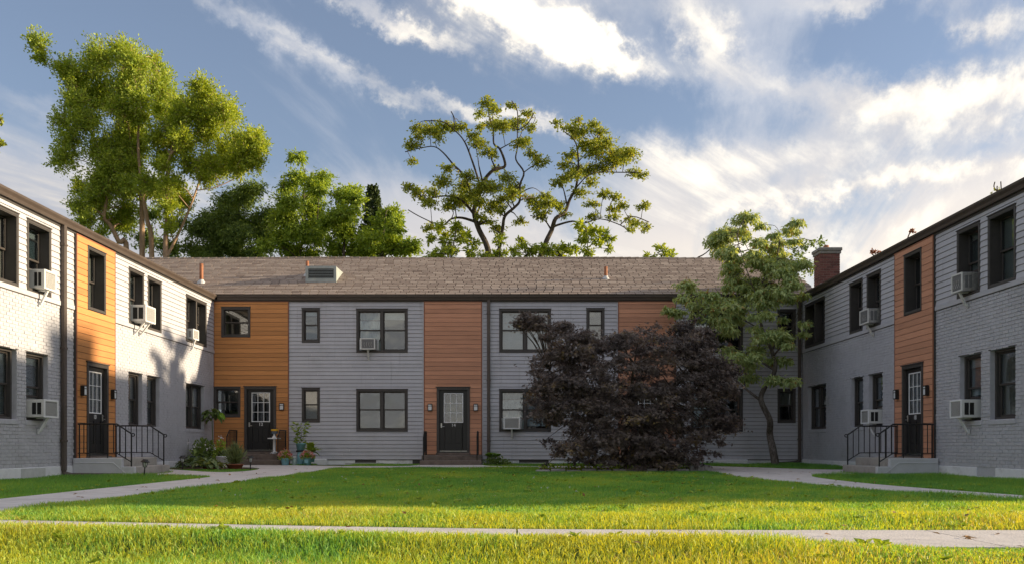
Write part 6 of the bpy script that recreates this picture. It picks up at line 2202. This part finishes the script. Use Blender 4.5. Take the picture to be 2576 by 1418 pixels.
def grass_tone(x, y):
    front = np.clip((12.5 - y) / 6.0, 0, 1)  # front blades paler and yellower: sunlight painted into their tone
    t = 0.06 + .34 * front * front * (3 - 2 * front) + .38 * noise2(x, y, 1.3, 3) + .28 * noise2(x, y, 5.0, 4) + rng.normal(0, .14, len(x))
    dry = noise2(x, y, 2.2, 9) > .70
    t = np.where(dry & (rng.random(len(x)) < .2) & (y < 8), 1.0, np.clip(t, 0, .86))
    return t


def edge_fade(x, y):
    return np.ones_like(x)


# in front of the sidewalk
x, y = scatter(-6, 6, 3.9, 6.6, 5600)
far_e = 5.38 + 0.11 * (np.sqrt(x * x + 1) - x)
k = y < far_e
x, y = x[k], y[k]
h = .035 + .05 * noise2(x, y, 2.6, 1) * rng.uniform(.5, 1.3, len(x))
h *= np.where(x > 1.6, .7, 1.0) * rng.uniform(.6, 1.15, len(x))
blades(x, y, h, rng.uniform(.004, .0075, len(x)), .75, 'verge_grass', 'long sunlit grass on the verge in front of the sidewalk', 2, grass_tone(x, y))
# lawn behind the sidewalk, near part
x, y = scatter(-7.5, 7.5, 5.6, 11.5, 3300)
k = (y > 6.48 + 0.11 * (np.sqrt(x * x + 1) - x)) & (x > -4.62) & (x < 6)
x, y = x[k], y[k]
h = (.035 + .045 * noise2(x, y, 2.2, 2)) * rng.uniform(.6, 1.25, len(x))
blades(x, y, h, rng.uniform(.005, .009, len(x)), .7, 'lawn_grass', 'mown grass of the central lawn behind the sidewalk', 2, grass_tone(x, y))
# the same lawn running back to the facade
x, y = scatter(-4.7, 6.2, 11.5, 27.7, 1500)
k = x > -4.62
x, y = x[k], y[k]
h = (.03 + .035 * noise2(x, y, 2.2, 2)) * rng.uniform(.6, 1.25, len(x))
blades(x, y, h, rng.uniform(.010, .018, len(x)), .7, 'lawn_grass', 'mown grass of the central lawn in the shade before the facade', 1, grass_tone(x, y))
# strips along the wings
x, y = scatter(-9, -5.8, 8.0, 27.6, 1700)
inbed = in_poly(x, y, BED)
k = (~inbed) | (y < 22.9)
x, y = x[k], y[k]
h = (.035 + .04 * noise2(x, y, 2.2, 5)) * rng.uniform(.6, 1.3, len(x)) * np.where(in_poly(x, y, BED), .6, 1)
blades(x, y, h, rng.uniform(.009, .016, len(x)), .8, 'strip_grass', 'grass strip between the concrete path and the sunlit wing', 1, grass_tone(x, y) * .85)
x, y = scatter(5.2, 8.9, 8.0, 27.7, 1700)
h = (.04 + .05 * noise2(x, y, 2.2, 6)) * rng.uniform(.6, 1.4, len(x))
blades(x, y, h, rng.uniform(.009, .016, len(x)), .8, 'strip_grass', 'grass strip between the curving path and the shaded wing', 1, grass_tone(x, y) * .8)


# bare earth: in the corner bed, the soil edge by door 10, under the maple
def soil_sheet(poly, label, lift=.012):
    import bmesh
    me = bpy.data.meshes.new('soil_bed')
    bm = bmesh.new()
    f = bm.faces.new([bm.verts.new((x, y, gz(y) + lift)) for x, y in poly])
    bmesh.ops.triangulate(bm, faces=[f])
    bmesh.ops.recalc_face_normals(bm, faces=bm.faces)
    bm.to_mesh(me); bm.free()
    me.materials.append(M['soil'])
    o = attach(bpy.data.objects.new('soil_bed', me), None)
    tag(o, label, kind='structure')


soil_sheet([(-8.9, 23.2), (-7.6, 22.6), (-6.9, 22.7), (-6.6, 23.6), (-8.2, 25.0), (-8.4, 27.5), (-8.9, 27.5)], 'dark garden soil of the corner bed')
soil_sheet([(.75, 21.4), (4.5, 21.4), (4.5, 24.0), (.75, 24.0)], 'dark soil under the purple maple')
soil_sheet(arc([(-7.6, 18.7), (-6.55, 18.58), (-6.05, 18.2), (-5.84, 17.6)]) + arc([(-5.9, 17.4), (-6.2, 17.9), (-6.7, 18.2), (-7.6, 18.3)]), 'bare soil along the edge of the path by door 10')


# clover heads and a few fallen leaves
n = 34
x = rng.uniform(-4, 4.2, n); y = rng.uniform(9.5, 22, n) ** 1.0
k = ~((x > .5) & (y > 20.8))
x, y = x[k], y[k]
n = len(x)
P = np.repeat(np.stack([x, y, g2(x, y) + .055], 1), 5, 0) + rng.normal(size=(n * 5, 3)) * .006
o = crown_mesh('clover_flowers', P, rng.normal(size=P.shape) + np.array((0, 0, .5)), rng.normal(size=P.shape), np.full(len(P), .016), tn(len(P), .6), 'oval', M['whiteflower'], None)
tag(o, 'tiny white clover heads dotted over the central lawn', 'clover', kind='stuff')
M['dryleaf'] = m_leaf('dry leaf', (0.16, 0.075, 0.03), (0.34, 0.19, 0.07), 0.1)
for i, (x, y) in enumerate([(-5.25, 13.1), (-4.95, 15.6), (-5.5, 20.4), (-5.2, 21.9), (5.1, 16.4), (2.9, 5.9), (-5.0, 10.6), (6.4, 21.0)]):
    P = np.array([(x, y, gz(y) + .03)])
    o = crown_mesh('fallen_leaf', P, rng.normal(size=(1, 3)) * np.array((1, 1, .1)), np.array([(0.2, -.3, 1.0)]), np.array([.11]), np.array([rng.random()]), 'star', M['dryleaf'], None)
    tag(o, (('fallen brown leaf on the straight path well in front of the first stoop', 'fallen brown leaf on the straight path near the first stoop', 'fallen brown leaf in front of the stoop of door 10', 'fallen brown leaf beside the corner bed', 'fallen brown leaf on the curving path', 'fallen brown leaf on the front sidewalk', 'fallen brown leaf at the lowest end of the straight path', 'fallen brown leaf near the stoop of door 18')[i]), 'leaf', 'fallen leaves on the paths')

# broadleaf weeds and dry bits in the turf
x, y = scatter(-7, 7, 4.6, 20, 3.2)
n = len(x)
a = rng.uniform(0, 6.283, (n, 7))
P = np.repeat(np.stack([x, y, g2(x, y) + .03], 1), 7, 0)
A = np.stack([np.cos(a), np.sin(a), rng.uniform(.2, .9, (n, 7))], 2).reshape(-1, 3)
S = np.repeat(rng.uniform(.035, .075, n), 7) * rng.uniform(.7, 1.2, n * 7)
o = crown_mesh('lawn_weeds', P, A, rng.normal(size=P.shape) * .3 + np.array((0, 0, 1)), S, tn(len(P), .5), 'oval', M['leafL'], None)
tag(o, 'scattered broadleaf weeds growing in the lawn', 'weeds', kind='stuff')
n = 420
x = rng.uniform(-7.5, 7.5, n); y = rng.uniform(4.8, 23, n)
P = np.stack([x, y, g2(x, y) + rng.uniform(.03, .06, n)], 1)
o = crown_mesh('leaf_litter', P, rng.normal(size=(n, 3)) * np.array((1, 1, .2)), rng.normal(size=(n, 3)) * .4 + np.array((0, 0, 1)), rng.uniform(.025, .06, n), tn(n, .5), 'oval', M['dryleaf'], None)
tag(o, 'small dry leaf bits strewn over lawn and paths', 'leaf litter', kind='stuff')
